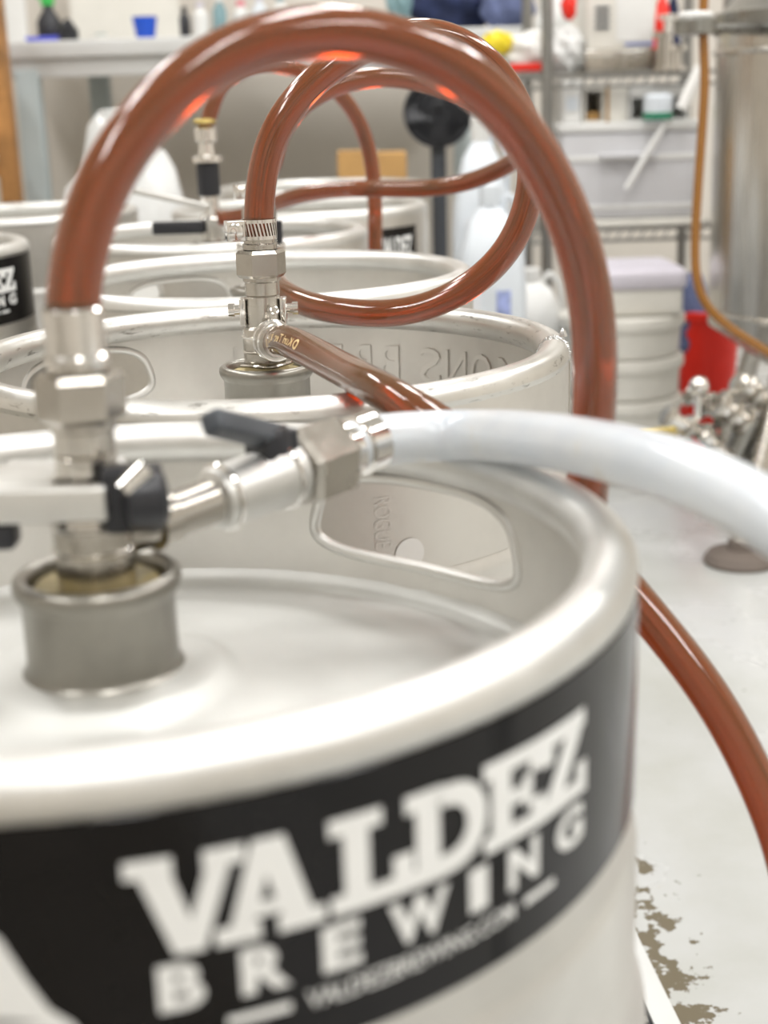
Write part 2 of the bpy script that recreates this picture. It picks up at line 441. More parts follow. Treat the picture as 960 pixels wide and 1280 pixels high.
# slab-serif capitals as overlapping strokes in a unit box
def q(*p): return list(p)
def bar(x0, x1, y0, y1): return [(x0, y0), (x1, y0), (x1, y1), (x0, y1)]
def bowl(x0, x1, y0, y1, w):
    o = []; cx = x0; ry = (y1 - y0) / 2; cy = (y0 + y1) / 2
    for i in range(12):
        a, b = -PI / 2 + PI * i / 12, -PI / 2 + PI * (i + 1) / 12
        pt = lambda t, d: (cx + (x1 - x0 - d) * max(0, math.cos(t)) ** .75, cy + (ry - d * .85) * math.sin(t))
        o.append([pt(a, 0), pt(b, 0), pt(b, w), pt(a, w)])
    return o
SLAB = {
    'V': [q((.06, 1), (.34, 1), (.62, 0), (.37, 0)), q((.72, 1), (.93, 1), (.62, 0), (.42, 0)), bar(0, .40, .82, 1), bar(.65, 1, .82, 1)],
    'A': [q((.09, 0), (.31, 0), (.58, 1), (.36, 1)), q((.64, 0), (.93, 0), (.65, 1), (.38, 1)), bar(0, .40, 0, .18), bar(.56, 1, 0, .18), bar(.24, .74, .22, .37)],
    'L': [bar(.16, .46, 0, 1), bar(0, .62, .82, 1), bar(0, 1, 0, .2), bar(.74, 1, 0, .42)],
    'D': [bar(.12, .40, 0, 1), bar(0, .45, .81, 1), bar(0, .45, 0, .19)] + bowl(.40, 1.0, 0, 1, .27),
    'E': [bar(.12, .42, 0, 1), bar(0, .96, .81, 1), bar(0, 1, 0, .19), bar(.3, .72, .41, .58), bar(.72, .96, .66, 1), bar(.74, 1, 0, .35), bar(.60, .76, .32, .67)],
    'Z': [bar(0, .96, .80, 1), bar(.02, 1, 0, .2), q((.02, .1), (.40, .1), (.96, .9), (.58, .9)), bar(0, .24, .62, 1), bar(.76, 1, 0, .38)]}
def on_keg(th0, th1, z0, z1, rad, flip=False):
    def fn(u, v):
        th = R(th0 + (th1 - th0) * u); z = z0 + (z1 - z0) * v
        return Vector((rad * math.cos(th), rad * math.sin(th), z))
    return fn
LAB_R = SK_O + .0006
def wrap_label(parent, rot, full=True):
    lab = obj('label', lathe(B(), [(LAB_R - .0004, -.0035), (LAB_R, -.004), (LAB_R, -.083), (LAB_R - .0004, -.0835)], 40, a0=R(-108), a1=R(-13)), 'vinyl', parent, (0, 0, RIM_Z), rot)
    tag(lab, 'glossy black wrap label with white lettering')
    TR = LAB_R + .0005
    bm = B()
    for ch, a, b in (('V', -78.1, -69.4), ('A', -71.9, -63.4), ('L', -62.9, -55.6), ('D', -56.3, -48.0), ('E', -48.3, -40.4), ('Z', -41.0, -33.4)):
        for ip, pl in enumerate(SLAB[ch]):
            add_flat(bm, pl, [tuple(range(4))], on_keg(a, b, -.0448, -.0165, TR + .00005 * ip), 6)
    obj('brand_lettering', bm, 'print', lab)
    bm = B()
    for ch, a, b in (('B', -76.3, -72.9), ('R', -70.2, -66.4), ('E', -63.8, -60.5), ('W', -58.0, -52.2), ('I', -50.0, -47.9), ('N', -45.4, -41.3), ('G', -38.6, -33.8)):
        V, Fc = text_mesh(ch, .045); add_flat(bm, V, Fc, on_keg(a, b, -.0612, -.0475, TR), 2)
    obj('small_lettering', bm, 'print', lab)
    bm = B()
    V, Fc = text_mesh('VALDEZBREWING.COM', .012); add_flat(bm, V, Fc, on_keg(-65.2, -44.7, -.0705, -.0650, TR), 16)
    for a, b in ((-71.4, -66.5), (-43.3, -38.9)): add_flat(bm, bar(0, 1, 0, 1), [(0, 1, 2, 3)], on_keg(a, b, -.0692, -.0665, TR), 5)
    obj('address_line', bm, 'print', lab)
    bm = B()   # white mountain-like mark at the label's other end, mostly out of the frame
    EP = [(-104, -.079), (-81.3, -.079), (-81.6, -.068), (-82.4, -.0605), (-84, -.0555), (-85.4, -.046), (-86.9, -.034), (-89, -.0285), (-95, -.030), (-104, -.05)]
    add_flat(bm, [((a_ + 104) / 22.7, (z_ + .079) / .0505) for a_, z_ in EP], [tuple(range(len(EP)))], on_keg(-104, -81.3, -.079, -.0285, TR), 14)
    obj('emblem', bm, 'print', lab)
    bm = B()
    add_flat(bm, [(0, .2), (.5, 0), (1, .1), (.8, .5), (.4, .8)], [tuple(range(5))], on_keg(-95, -84.6, -.0595, -.0550, TR + .0004), 8)
    obj('emblem_band', bm, plain('grey_print', (.35, .35, .34), .4), lab)
    return lab
wrap_label(keg1, 0)
wrap_label(keg7, R(20))
l5 = obj('label', lathe(B(), [(LAB_R, -.02), (LAB_R, -.083)], 24, a0=R(-57), a1=R(-27)), 'vinyl', keg5, (0, 0, RIM_Z))
bm = B(); V, Fc = text_mesh('VALDEZ', .03); add_flat(bm, V, Fc, on_keg(-54, -31, -.066, -.034, LAB_R + .0005), 10); obj('lettering', bm, 'print', l5)

# stamped letters, weld, sticker and small marks on the second keg
for ch in keg2.children:
    if ch.name.startswith('rim'):
        ch.data = KM['rim'].copy(); ch.data.materials[0] = M['rim_worn']
    if ch.name.startswith('skirt'):
        ch.data = keg_skirt_mesh((0,)); ch.data.materials.append(M['skirt']); ch.data.materials.append(M['skirt'])
        bpy.data.objects.remove([g for g in ch.children if abs(g.rotation_euler.z) > 1][0])
bm = B()
for ch, a, b in (('M', 22.5, 33.5), ('O', 36, 42.5), ('N', 44, 50), ('S', 51.5, 57), ('B', 62.5, 67.5), ('R', 69.5, 74.5), ('E', 76.5, 81.5), ('W', 83, 90.5), ('I', 92.5, 94), ('N', 96, 102)):
    V, Fc = text_mesh(ch, -.004)
    add_flat(bm, V, Fc, on_keg(a, b, -.053, -.025, SK_I - .0002), 3)
ex = bmesh.ops.extrude_face_region(bm, geom=bm.faces[:])
for v in [g for g in ex['geom'] if isinstance(g, bmesh.types.BMVert)]:
    k_ = (SK_I - .0018) / v.co.xy.length; v.co.x *= k_; v.co.y *= k_
o = obj('stamped_lettering', bm, 'skirt', keg2, (0, 0, RIM_Z))
tag(o, 'stamped letters seen reversed from inside the skirt')
bm = B(); V, Fc = text_mesh('ROGUE', -.002)
def fn_side(u, v):
    th = R(-69.6 + 3.0 * v); z = -.049 - .030 * u
    return Vector(((SK_O + .0004) * math.cos(th), (SK_O + .0004) * math.sin(th), z))
add_flat(bm, V, Fc, fn_side, 2); obj('side_lettering', bm, steel('etched_letter_steel', (.86, .84, .80), .55, .05), keg2, (0, 0, RIM_Z))
bm = B(); n = 28
add_flat(bm, [(.5 + .5 * math.cos(2 * PI * i / n), .5 + .5 * math.sin(2 * PI * i / n)) for i in range(n)], [tuple(range(n))], on_keg(-66.2, -61.0, -.0945, -.0755, SK_O + .0006), 5)
tag(obj('sticker', bm, 'paper', keg2, (0, 0, RIM_Z)), 'round white paper sticker')
bm = B()
for k in range(150):
    t = random.uniform(-1.0, 4.0); th = R(-6) + random.gauss(0, .013); rr = TUBE + random.uniform(-.0012, -.0004)
    c = Vector(((RIM_R + rr * math.cos(t)) * math.cos(th), (RIM_R + rr * math.cos(t)) * math.sin(th), rr * math.sin(t)))
    s_ = random.uniform(.0012, .0020)
    bmesh.ops.create_icosphere(bm, subdivisions=1, radius=s_, matrix=Matrix.Translation(c))
c = Vector(((RIM_R + .0065) * math.cos(R(-3)), (RIM_R + .0065) * math.sin(R(-3)), TUBE - .001))
lathe(bm, [(.0032, 0), (.0022, .003), (.0002, .0062)], 5, mx=Matrix.Translation(c))
obj('weld_bead', bm, steel('weld_steel', (.7, .7, .7), .2, .08), keg2, (0, 0, RIM_Z), sharp=20)
bm = B(); rod(bm, ((SK_O + .0004) * math.cos(R(-5)), (SK_O + .0004) * math.sin(R(-5)), -.006), ((SK_O + .0004) * math.cos(R(-5)), (SK_O + .0004) * math.sin(R(-5)), SK_BOT), .0009, seg=8)
obj('weld_seam', bm, 'fit', keg2, (0, 0, RIM_Z))
bm = B()
for th, z, s_ in ((-118, -.021, .0013), (-108, -.026, .0010), (-62, -.027, .0010), (-76, -.024, .0007), (-128, -.033, .0009), (-92, -.030, .0021), (-50, -.019, .0012), (-70, -.036, .0008)):
    c = Vector((.0293 * math.cos(R(th)), .0293 * math.sin(R(th)), z))
    bmesh.ops.create_uvsphere(bm, u_segments=10, v_segments=8, radius=s_, matrix=Matrix.Translation(c))
mt, nt, b_ = nodemat('water'); setp(b_, color=(1, 1, 1), rough=.02, ior=1.33, trans=1)
for ch in list(keg2.children):
    if ch.name.startswith('neck'): tag(obj('water_drops', bm, mt, ch), kind='stuff')


# ------------------------------------------------------------------ couplers (z = 0 at the keg neck's lip)
NECK_Z = RIM_Z - .005
def coupler_parts(t, clamp, lever_dir, lever=True):
    bm = B()
    lathe(bm, [(.0135, -.010), (.0150, -.006), (.0150, .0225), (.0143, .025), (.0118, .027), (.0118, .041)], 40, True, True)
    obj('body', bm, 'fit', t)
    for z in (.010, .020): obj('body_ring', torus(B(), .0150, .0009, z, 40, 8), 'bright', t)
    bm = B()
    lathe(bm, [(.0116, .038), (.0116, .0465), (.0108, .0472), (.0116, .0479), (.0116, .056), (.0128, .057), (.0128, .0592)], 40, True, True)
    obj('collar', bm, 'fit', t)
    obj('hex_nut', hexprism(B(), .0168, .0592, .0775), 'fit', t, rz=R(14), sharp=25)
    bm = B(); lathe(bm, [(.0100, .0770), (.0116, .0780), (.0116, .0812), (.0106, .082), (.0106, .0870)], 32, True, True); obj('sleeve', bm, 'fit', t)
    if clamp:
        bm = B()
        for za, zb_ in ((.0845, .0868), (.0952, .0975)): lathe(bm, [(.0110, za), (.0118, za), (.0118, zb_), (.0110, zb_), (.0110, za)], 40)
        for k in range(30):
            mx = Matrix.Rotation(2 * PI * k / 30, 4, 'Z') @ Matrix.Translation((.0114, 0, .091)) @ Matrix.Rotation(R(12), 4, 'X')
            box(bm, -.0004, .0004, -.0006, .0006, -.0046, .0046, mx)
        cb = obj('hose_clamp', bm, 'bright', t)
        bm = B(); mx = Matrix.Rotation(R(196), 4, 'Z') @ Matrix.Translation((.0175, 0, .0905)) @ Matrix.Rotation(R(90), 4, 'X')
        lathe(bm, [(.0036, -.0075), (.0055, -.0065), (.0055, .0065), (.0036, .0075)], 14, True, True, mx=Matrix.Rotation(R(196), 4, 'Z') @ Matrix.Translation((.0172, 0, .0905)) @ Matrix.Rotation(R(90), 4, 'X'))
        box(bm, .0105, .0225, -.0062, .0062, .0838, .0972, Matrix.Rotation(R(196), 4, 'Z'), bev=.0006); obj('screw_housing', bm, 'bright', cb)
        bm = B()
        for k in range(5):
            box(bm, .0118 + k * .0021, .0128 + k * .0021, -.0066, .0066, .0865, .0945, Matrix.Rotation(R(196), 4, 'Z') @ Matrix.Shear('XZ', 4, (0, 0)))
        obj('thread_ridges', bm, 'fit', cb)
    else:
        bm = B(); lathe(bm, [(.0108, .0795), (.0124, .081), (.0124, .0835), (.0112, .085), (.0112, .1005), (.0104, .1015)], 40, True); obj('ferrule', bm, 'bright', t)
    if lever:
        lv = Matrix.Rotation(lever_dir, 4, 'Z')
        for sgn in (-1, 1):
            obj('yoke_lug', box(B(), -.006, .006, sgn * .0135 - .0022, sgn * .0135 + .0022, .027, .0455, lv, bev=.0012), 'bright', t)
        bm = B(); rod(bm, lv @ Vector((0, -.0225, .0375)), lv @ Vector((0, .0225, .0375)), .0034); 
        rod(bm, lv @ Vector((0, -.0235, .0375)), lv @ Vector((0, -.0195, .0375)), .0046, seg=20); rod(bm, lv @ Vector((0, .0195, .0375)), lv @ Vector((0, .0235, .0375)), .0046, seg=20)
        obj('pivot_pin', bm, 'bright', t)
def side_frame(zp, ang, tilt=0):
    return Matrix.Translation((0, 0, zp)) @ Matrix.Rotation(ang, 4, 'Z') @ Matrix.Rotation(R(90) - tilt, 4, 'Y')

# the near coupler with its ball valve
c1 = thing('keg_coupler', 'steel keg coupler with ball valve and black lever on the lettered keg', 'coupler', (*KP[0], NECK_Z))
coupler_parts(c1, False, 0, lever=False)
# lever: a flat steel bar across the body, black block at its pivot, black grip under its end
bm = B()
box(bm, -.120, .011, -.0245, -.0165, .0265, .0395, bev=.0018); obj('lever', bm, 'rim', c1)
bm = B(); box(bm, -.118, -.010, -.0165, .0165, .036, .0395, bev=.0012); box(bm, -.035, .011, .0165, .0235, .028, .0395, bev=.0015); obj('lever_yoke', bm, 'rim', c1)
bm = B()
lathe(bm, [(.004, -.001), (.0105, 0), (.0115, .004), (.0115, .012), (.009, .0145), (.003, .015)], 18, True, True, mx=Matrix.Translation((.0175, -.022, .0335)) @ Matrix.Rotation(R(90), 4, 'Y') @ Matrix.Rotation(R(-20), 4, 'X'))
box(bm, .008, .030, -.020, -.008, .020, .045, bev=.003); pb = obj('pivot_block', bm, 'black', c1)
bm = B(); rod(bm, (.018, -.0275, .0385), (.026, -.0225, .0455), .0042, seg=12); obj('pivot_bolt', bm, 'bright', pb)
bm = B(); box(bm, -.075, -.024, -.023, -.010, .016, .0265, bev=.003); obj('lever_grip', bm, 'black', c1)
# side arm
P_nut = at(436, 592, .615) - Vector((*KP[0], NECK_Z))
ARM = math.atan2(P_nut.y, P_nut.x); ARM_L = math.hypot(P_nut.x, P_nut.y); ZP = .0105
TILT = R(5); sf = side_frame(ZP, ARM, TILT)
bm = B(); lathe(bm, [(.0085, .010), (.0085, .026), (.0112, .027), (.0112, .036), (.0095, .037), (.0095, .060)], 32, True, True, mx=sf); obj('side_port', bm, 'fit', c1)
a0 = .057
bm = B(); lathe(bm, [(.0095, a0), (.0125, a0 + .002), (.0132, a0 + .004), (.0132, a0 + .030), (.0142, a0 + .032), (.0142, a0 + .044), (.011, a0 + .047)], 40, True, True, mx=sf); vb = obj('ball_valve', bm, 'rim', c1)
for r_, z in ((.0134, a0 + .006), (.0144, a0 + .038)): obj('valve_ring', torus(B(), r_, .0012, z, 40, 8, mx=sf), 'bright', vb)
n0 = a0 + .046
bm = B(); hexprism(bm, .0185, n0, n0 + .026, sf @ Matrix.Rotation(R(12), 4, 'Z')); obj('hex_nut', bm, 'fit', c1, sharp=25)
bm = B(); lathe(bm, [(.0112, n0 + .025), (.0128, n0 + .027), (.0128, n0 + .032), (.0112, n0 + .033), (.0112, n0 + .036), (.0136, n0 + .037), (.0136, n0 + .047), (.0120, n0 + .048)], 36, True, mx=sf); obj('hose_ferrule', bm, 'bright', c1)
ad = Vector((math.cos(ARM) * math.cos(TILT), math.sin(ARM) * math.cos(TILT), math.sin(TILT))); base1 = Vector((*KP[0], NECK_Z))
stem = ad * (a0 + .034) + Vector((0, 0, ZP))
bm = B(); box(bm, -.009, .009, -.008, .008, .006, .021, Matrix.Translation(stem) @ Matrix.Rotation(ARM, 4, 'Z'), bev=.002)
lathe(bm, [(.0085, .0), (.0090, .019), (.007, .022)], 16, True, True, mx=Matrix.Translation(stem)); sb = obj('valve_stem', bm, 'black', vb)
tip = at(263, 527, .545) - base1; st2 = stem + Vector((0, 0, .018))
bm = B(); fm = frame_to(st2, tip); L = (tip - st2).length
box(bm, -.0050, .0050, -.0048, .0048, -.004, L, fm, bev=.0025); obj('valve_handle', bm, 'grey_plastic', vb)
WH0 = base1 + ad * (n0 + .030) + Vector((0, 0, ZP))

# second coupler: its side port faces the camera and carries the printed hose
c2 = thing('keg_coupler', 'steel keg coupler with slotted hose clamp on the keg with stamped letters', 'coupler', (*KP[1], NECK_Z))
coupler_parts(c2, True, R(90))
PA2 = R(-72); sf2 = side_frame(.020, PA2)
bm = B(); lathe(bm, [(.0090, .008), (.0090, .018), (.0120, .019), (.0128, .0205), (.0128, .024), (.0105, .025), (.0105, .030), (.0122, .031), (.0122, .033), (.0105, .034)], 36, True, True, mx=sf2); obj('side_port', bm, 'fit', c2)
bm = B(); torus(bm, .0128, .0011, .0225, 40, 8, mx=sf2); torus(bm, .0122, .0010, .0320, 40, 8, mx=sf2); obj('hose_band', bm, 'bright', c2)
bm = B(); torus(bm, .0025, .0008, 0, 20, 8, mx=Matrix.Translation((.0085, -.0165, .0385)) @ Matrix.Rotation(R(60), 4, 'X')); obj('pin_ring', bm, 'bright', c2)
bm = B(); sweep(bm, catmull([(.016, .010, -.002), (.0185, .002, .001), (.014, -.013, .002), (.004, -.0195, .001), (-.008, -.018, .002), (-.016, -.010, .001)], 6), .0012, 8); obj('wire_clip', bm, 'bright', c2)

c3 = thing('keg_coupler', 'steel keg coupler on the keg behind the one with stamped letters', 'coupler', (*KP[2], NECK_Z))
coupler_parts(c3, True, R(90))
sf3 = side_frame(.016, R(-75)); bm = B(); lathe(bm, [(.0090, .008), (.0090, .03), (.0120, .031), (.0120, .044), (.0105, .045)], 32, True, True, mx=sf3); obj('side_port', bm, 'fit', c3)
bm = B(); box(bm, .012, .021, .004, .012, .040, .062, bev=.002); obj('lever', bm, 'black', c3)

c4 = thing('keg_coupler', 'keg coupler with black sleeve and long steel lever', 'coupler', (*KP[3], NECK_Z))
bm = B(); lathe(bm, [(.0135, -.010), (.0150, .03), (.012, .032), (.012, .060)], 32, True, True); obj('body', bm, 'bright', c4)
bm = B(); lathe(bm, [(.0125, .058), (.0150, .060), (.0150, .098), (.0125, .100)], 32, True, True); obj('sleeve', bm, 'black', c4)
bm = B(); lathe(bm, [(.011, .100), (.0195, .101), (.0195, .108), (.011, .110), (.010, .125), (.015, .128), (.015, .143), (.011, .146)], 32, True, True); obj('hose_fitting', bm, 'bright', c4)
bm = B(); torus(bm, .0115, .0035, .152, 32, 10); obj('hose_clamp', bm, plain('brass_clamp', (.62, .48, .16), .3, .6), c4)
bm = B(); box(bm, 0, .10, -.008, .008, -.004, .004, Matrix.Translation((0, -.012, .045)) @ Matrix.Rotation(R(180), 4, 'Z') @ Matrix.Rotation(R(-14), 4, 'Y'), bev=.002); obj('lever', bm, 'rim', c4)
bm = B(); box(bm, -.075, -.008, -.02, -.006, .012, .028, bev=.003); obj('lever_grip', bm, 'black', c4)

# ------------------------------------------------------------------ hoses
HR = .0100
def smooth_path(path, step=.006, it=14):
    L = [0]
    for a, b in zip(path, path[1:]): L.append(L[-1] + (b - a).length)
    m_ = max(8, int(L[-1] / step)); out = []; j = 0
    for k in range(m_ + 1):
        s_ = L[-1] * k / m_
        while j < len(L) - 2 and L[j + 1] < s_: j += 1
        out.append(path[j].lerp(path[j + 1], min(1, (s_ - L[j]) / max(1e-9, L[j + 1] - L[j]))))
    for _ in range(it):
        prev = [p.copy() for p in out]
        for k in range(3, len(out) - 3): out[k] = prev[k] * .5 + (prev[k - 1] + prev[k + 1]) * .25
    return out
def hose(label, pts, r=HR, mat='beer_hose', n=12, seg=28, it=14):
    path = smooth_path(catmull(pts, n), it=it)
    o = obj('hose', sweep(B(), path, r, seg), mat); tag(o, label, 'hose'); return o, path
top1 = Vector((*KP[0], NECK_Z + .083))
hose('thick brown beer hose arching high from the ball-valve coupler', [top1, top1 + Vector((0, 0, .03)), at(101, 310, .523), at(115, 250, .526), at(143, 197, .530), at(180, 146, .535), at(228, 101, .540), at(275, 67, .546), at(330, 46, .553), at(400, 37, .562), at(470, 43, .572), at(530, 61, .580), at(585, 94, .588), at(636, 141, .596), at(677, 200, .604), at(707, 260, .610), at(726, 310, .615), at(742, 395, .622), at(744, 505, .630), at(734, 610, .640), (.088, .655, .42), (.088, .680, .25), (.10, .70, .10), (.15, .75, .03), (.24, .84, .0105), (.40, .95, .0105)])
s2 = Vector((*KP[1], NECK_Z + .020)) + Vector((math.cos(PA2), math.sin(PA2), 0)) * .0245
d2 = Vector((math.cos(PA2), math.sin(PA2), 0))
_, kpath = hose('brown beer hose with gold print running from the slotted-clamp coupler over the rims', [s2, s2 + d2 * .012, at(348, 420, .905), at(388, 440, .860), at(430, 463, .803), at(480, 490, .733), at(530, 517, .712), at(600, 562, .70), at(690, 636, .69), at(760, 706, .685), at(810, 770, .675), at(852, 816, .665), at(893, 872, .655), at(930, 938, .645), at(960, 1006, .635), at(990, 1085, .62), (.21, .62, .14), (.23, .66, .06), (.27, .72, .0105), (.36, .86, .0105)], it=30)
top2 = Vector((*KP[1], NECK_Z + .083))
p3 = Vector((*KP[2], NECK_Z + .016)) + Vector((math.cos(R(-75)), math.sin(R(-75)), 0)) * .034
hose('brown beer hose looping from the slotted-clamp coupler to the keg behind', [top2, top2 + Vector((0, 0, .016)), at(325, 235, .964), at(332, 190, .965), at(352, 146, .968), at(385, 107, .972), at(430, 72, .980), at(480, 48, .99), at(528, 38, .998), at(575, 50, 1.005), at(622, 88, 1.01), at(655, 145, 1.015), at(667, 205, 1.015), at(661, 255, 1.015), at(641, 305, 1.02), at(606, 345, 1.025), at(560, 374, 1.03), at(500, 392, 1.035), at(440, 391, 1.05), at(395, 384, 1.075), at(362, 371, 1.11), at(345, 357, 1.15), at(341, 346, 1.20), p3 + Vector((.0, -.06, .008)), p3])
top3 = Vector((*KP[2], NECK_Z + .083))
e3 = Vector((*KP[3], NECK_Z + .060))
hose('thin brown hose snaking level to the black-sleeved coupler', [top3, top3 + Vector((0, 0, .03)), at(338, 225, 1.40), at(344, 180, 1.40), at(362, 146, 1.41), at(396, 117, 1.43), at(450, 98, 1.45), at(500, 97, 1.47), at(560, 112, 1.50), at(620, 138, 1.53), at(658, 172, 1.56), at(650, 196, 1.60), at(620, 214, 1.64), at(580, 229, 1.68), at(530, 236, 1.71), at(470, 236, 1.74), at(410, 238, 1.78), at(368, 246, 1.81), at(335, 258, 1.85), e3 + Vector((.035, -.012, -.03)), e3 + Vector((.012, -.0, -.03))])
top4 = Vector((*KP[3], NECK_Z + .14))
hose('thin brown hose rising from the black-sleeved coupler and hanging straight down', [top4, at(264, 138, 1.90), at(276, 105, 1.905), at(310, 82, 1.91), at(355, 82, 1.92), at(400, 98, 1.93), at(436, 130, 1.95), at(458, 175, 1.97), at(467, 225, 1.98), at(469, 290, 1.985), at(468, 340, 1.985), (-.02, 2.04, .30), (.0, 2.05, .10), (.04, 2.05, .03), (.12, 2.02, .0105), (.24, 1.98, .0105)])
ho, wpath = hose('milky white hose curving away from the ball valve', [WH0, WH0 + ad * .018, at(570, 544, .648), at(637, 546, .607), at(690, 551, .580), at(750, 562, .545), at(810, 577, .512), at(862, 593, .485), at(920, 620, .462), at(965, 645, .445), at(1030, 690, .42), at(1120, 770, .40), at(1240, 900, .39), (.26, .38, .30), (.30, .40, .08), (.36, .46, .0125), (.50, .60, .0125)], .0118, 'white_hose')

# gold print along the second coupler's hose, upside down as seen from here
def on_hose(path, r, s0, s1):
    L = [0]
    for a, b in zip(path, path[1:]): L.append(L[-1] + (b - a).length)
    def fn_at(s, v):
        i = max(k for k in range(len(L)) if L[k] <= s); i = min(i, len(path) - 2)
        w = (s - L[i]) / (L[i + 1] - L[i]); p = path[i].lerp(path[i + 1], w); t = (path[i + 1] - path[i]).normalized()
        vd = (CAM - p); vd = (vd - t * vd.dot(t)).normalized(); sd = t.cross(vd)
        a = v / r
        return p + (vd * math.cos(a) + sd * math.sin(a)) * (r + .0002)
    return fn_at
fa = on_hose(kpath, HR, 0, 1)
bm = B()
def kfn(sa, sb, v0, v1): return lambda u, v: fa(sa + (sb - sa) * u, v0 + (v1 - v0) * v)
V, Fc = text_mesh('Kuri Tec', .01); add_flat(bm, V, Fc, kfn(.080, .052, .0027, -.0027), 8)
n = 20
ringV = [(.5 + .5 * math.cos(2 * PI * i / n), .5 + .5 * math.sin(2 * PI * i / n)) for i in range(n)] + [(.5 + .28 * math.cos(2 * PI * i / n), .5 + .28 * math.sin(2 * PI * i / n)) for i in range(n)]
add_flat(bm, ringV, [(i, (i + 1) % n, n + (i + 1) % n, n + i) for i in range(n)], kfn(.0895, .0825, .0035, -.0035), 2)
V, Fc = text_mesh('K3150', 0); add_flat(bm, V, Fc, kfn(.047, .029, .0025, -.0025), 5)
khose = [o for o in COL.objects if o.name.startswith('hose') and 'gold print' in o.get('label', '')][0]
obj('print', bm, 'gold', khose)

# ------------------------------------------------------------------ floor drain beside the near keg
dd = (DRAIN_B - DRAIN_A).normalized(); da = math.atan2(dd.y, dd.x)
t = thing('floor_drain', 'black slotted floor drain with pale frame beside the lettered keg', 'drain', (*((DRAIN_A + DRAIN_B) / 2).xy, 0), da)
# local x runs along the edge; the grate lies on the -x/keg side
sgn = 1 if Vector((-dd.y, dd.x)).x < 0 else -1
def ly(a, b): return (min(sgn * a, sgn * b), max(sgn * a, sgn * b))
y0, y1 = ly(0, .022); bm = B(); box(bm, -.25, .25, y0, y1, .0, .004, bev=.001)
obj('frame', bm, 'bench_white', t)
y0, y1 = ly(.022, .16); bm = B(); box(bm, -.25, .25, y0, y1, 0, .001); obj('pit_shade', bm, 'black', t)  # flat black sheet on the floor, colour stands in for shade under the grate
barm = None
for k in range(24):
    y0, y1 = ly(.026, .156)
    if barm is None:
        barm = finish(box(B(), -.004, .004, y0, y1, .001, .006, bev=.001), 'grate_bar'); barm.materials.append(M['tank_dark'])
    obj('grate_bar', barm, None, t, (-.24 + k * .0205, 0, 0))

# ------------------------------------------------------------------ background: workbench and what stands on it
BY = 3.75
bt = at(150, 48, BY).z; bb = at(150, 84, BY).z
bx0, bx1 = at(-60, 60, BY).x, at(655, 60, BY).x
t = thing('workbench', 'long white workbench with pale legs against the back wall', 'bench', ((bx0 + bx1) / 2, BY + .3, 0))
hw = (bx1 - bx0) / 2
obj('bench_top', box(B(), -hw, hw, -.30, .38, bb + .025, bt, bev=.006), 'bench_white', t)
obj('apron', box(B(), -hw + .02, hw - .02, -.285, -.26, bb - .02, bb + .026, bev=.003), 'bench_white', t)
lx = at(38, 160, BY).x - t.location.x
for (x, y) in ((lx, -.27), (lx + .085, .25), (hw - .12, -.27), (hw - .12, .25)):
    obj('leg', box(B(), x - .028, x + .028, y - .028, y + .028, 0, bb + .0, bev=.004), 'leg_paint', t)
obj('stretcher', box(B(), lx, hw - .12, .24, .27, .12, .17, bev=.004), 'leg_paint', t)
BT = bt
def bench_x(px): return at(px, 48, BY + .1).x
def lathe_thing(name, label, cat, loc, parts, group=None, rz=0):
    t = thing(name, label, cat, loc, rz, group)
    for nm, prof, mt in parts: obj(nm, lathe(B(), prof, 32, True, True), mt, t)
    return t
by = BY + .12
lathe_thing('cup', 'bright blue plastic cup on the white workbench', 'cup', (bench_x(181), by, BT), [('body', [(.020, 0), (.024, .005), (.032, .055), (.034, .056), (.031, .056), (.021, .01)], 'blue'), ('foot', [(.019, -.0), (.024, .004), (.019, .006)], 'blue')])
t = thing('tray', 'flat violet-blue tray on the white workbench', 'tray', (bench_x(62), by, BT)); obj('tray_base', box(B(), -.055, .055, -.04, .04, 0, .008, bev=.003), 'blue2', t)
bm = B(); sweep(bm, [Vector((x, y, .010)) for x, y in ((-.055, -.04), (.055, -.04), (.055, .04), (-.055, .04))], .004, 8, closed=True); obj('tray_edge', bm, 'blue2', t)
lathe_thing('jar', 'small black jar with a knob lid beside the violet-blue tray', 'jar', (bench_x(87), by - .03, BT), [('body', [(.024, 0), (.026, .004), (.026, .030), (.018, .036)], 'black'), ('lid', [(.016, .036), (.019, .038), (.012, .048), (.004, .056)], 'black')])
t = lathe_thing('spray_bottle', 'green trigger spray bottle on a dark stand on the workbench', 'bottle', (bench_x(55), by + .06, BT), [('bottle', [(.030, 0), (.032, .01), (.032, .055), (.013, .085), (.013, .095)], 'black'), ('collar', [(.017, .095), (.017, .112), (.012, .114)], 'green')])
obj('trigger_head', box(B(), -.03, .02, -.010, .010, .112, .140, bev=.005), 'green', t); obj('trigger', box(B(), -.026, -.018, -.006, .006, .07, .115, Matrix.Rotation(R(10), 4, 'Y'), bev=.003), 'green', t)
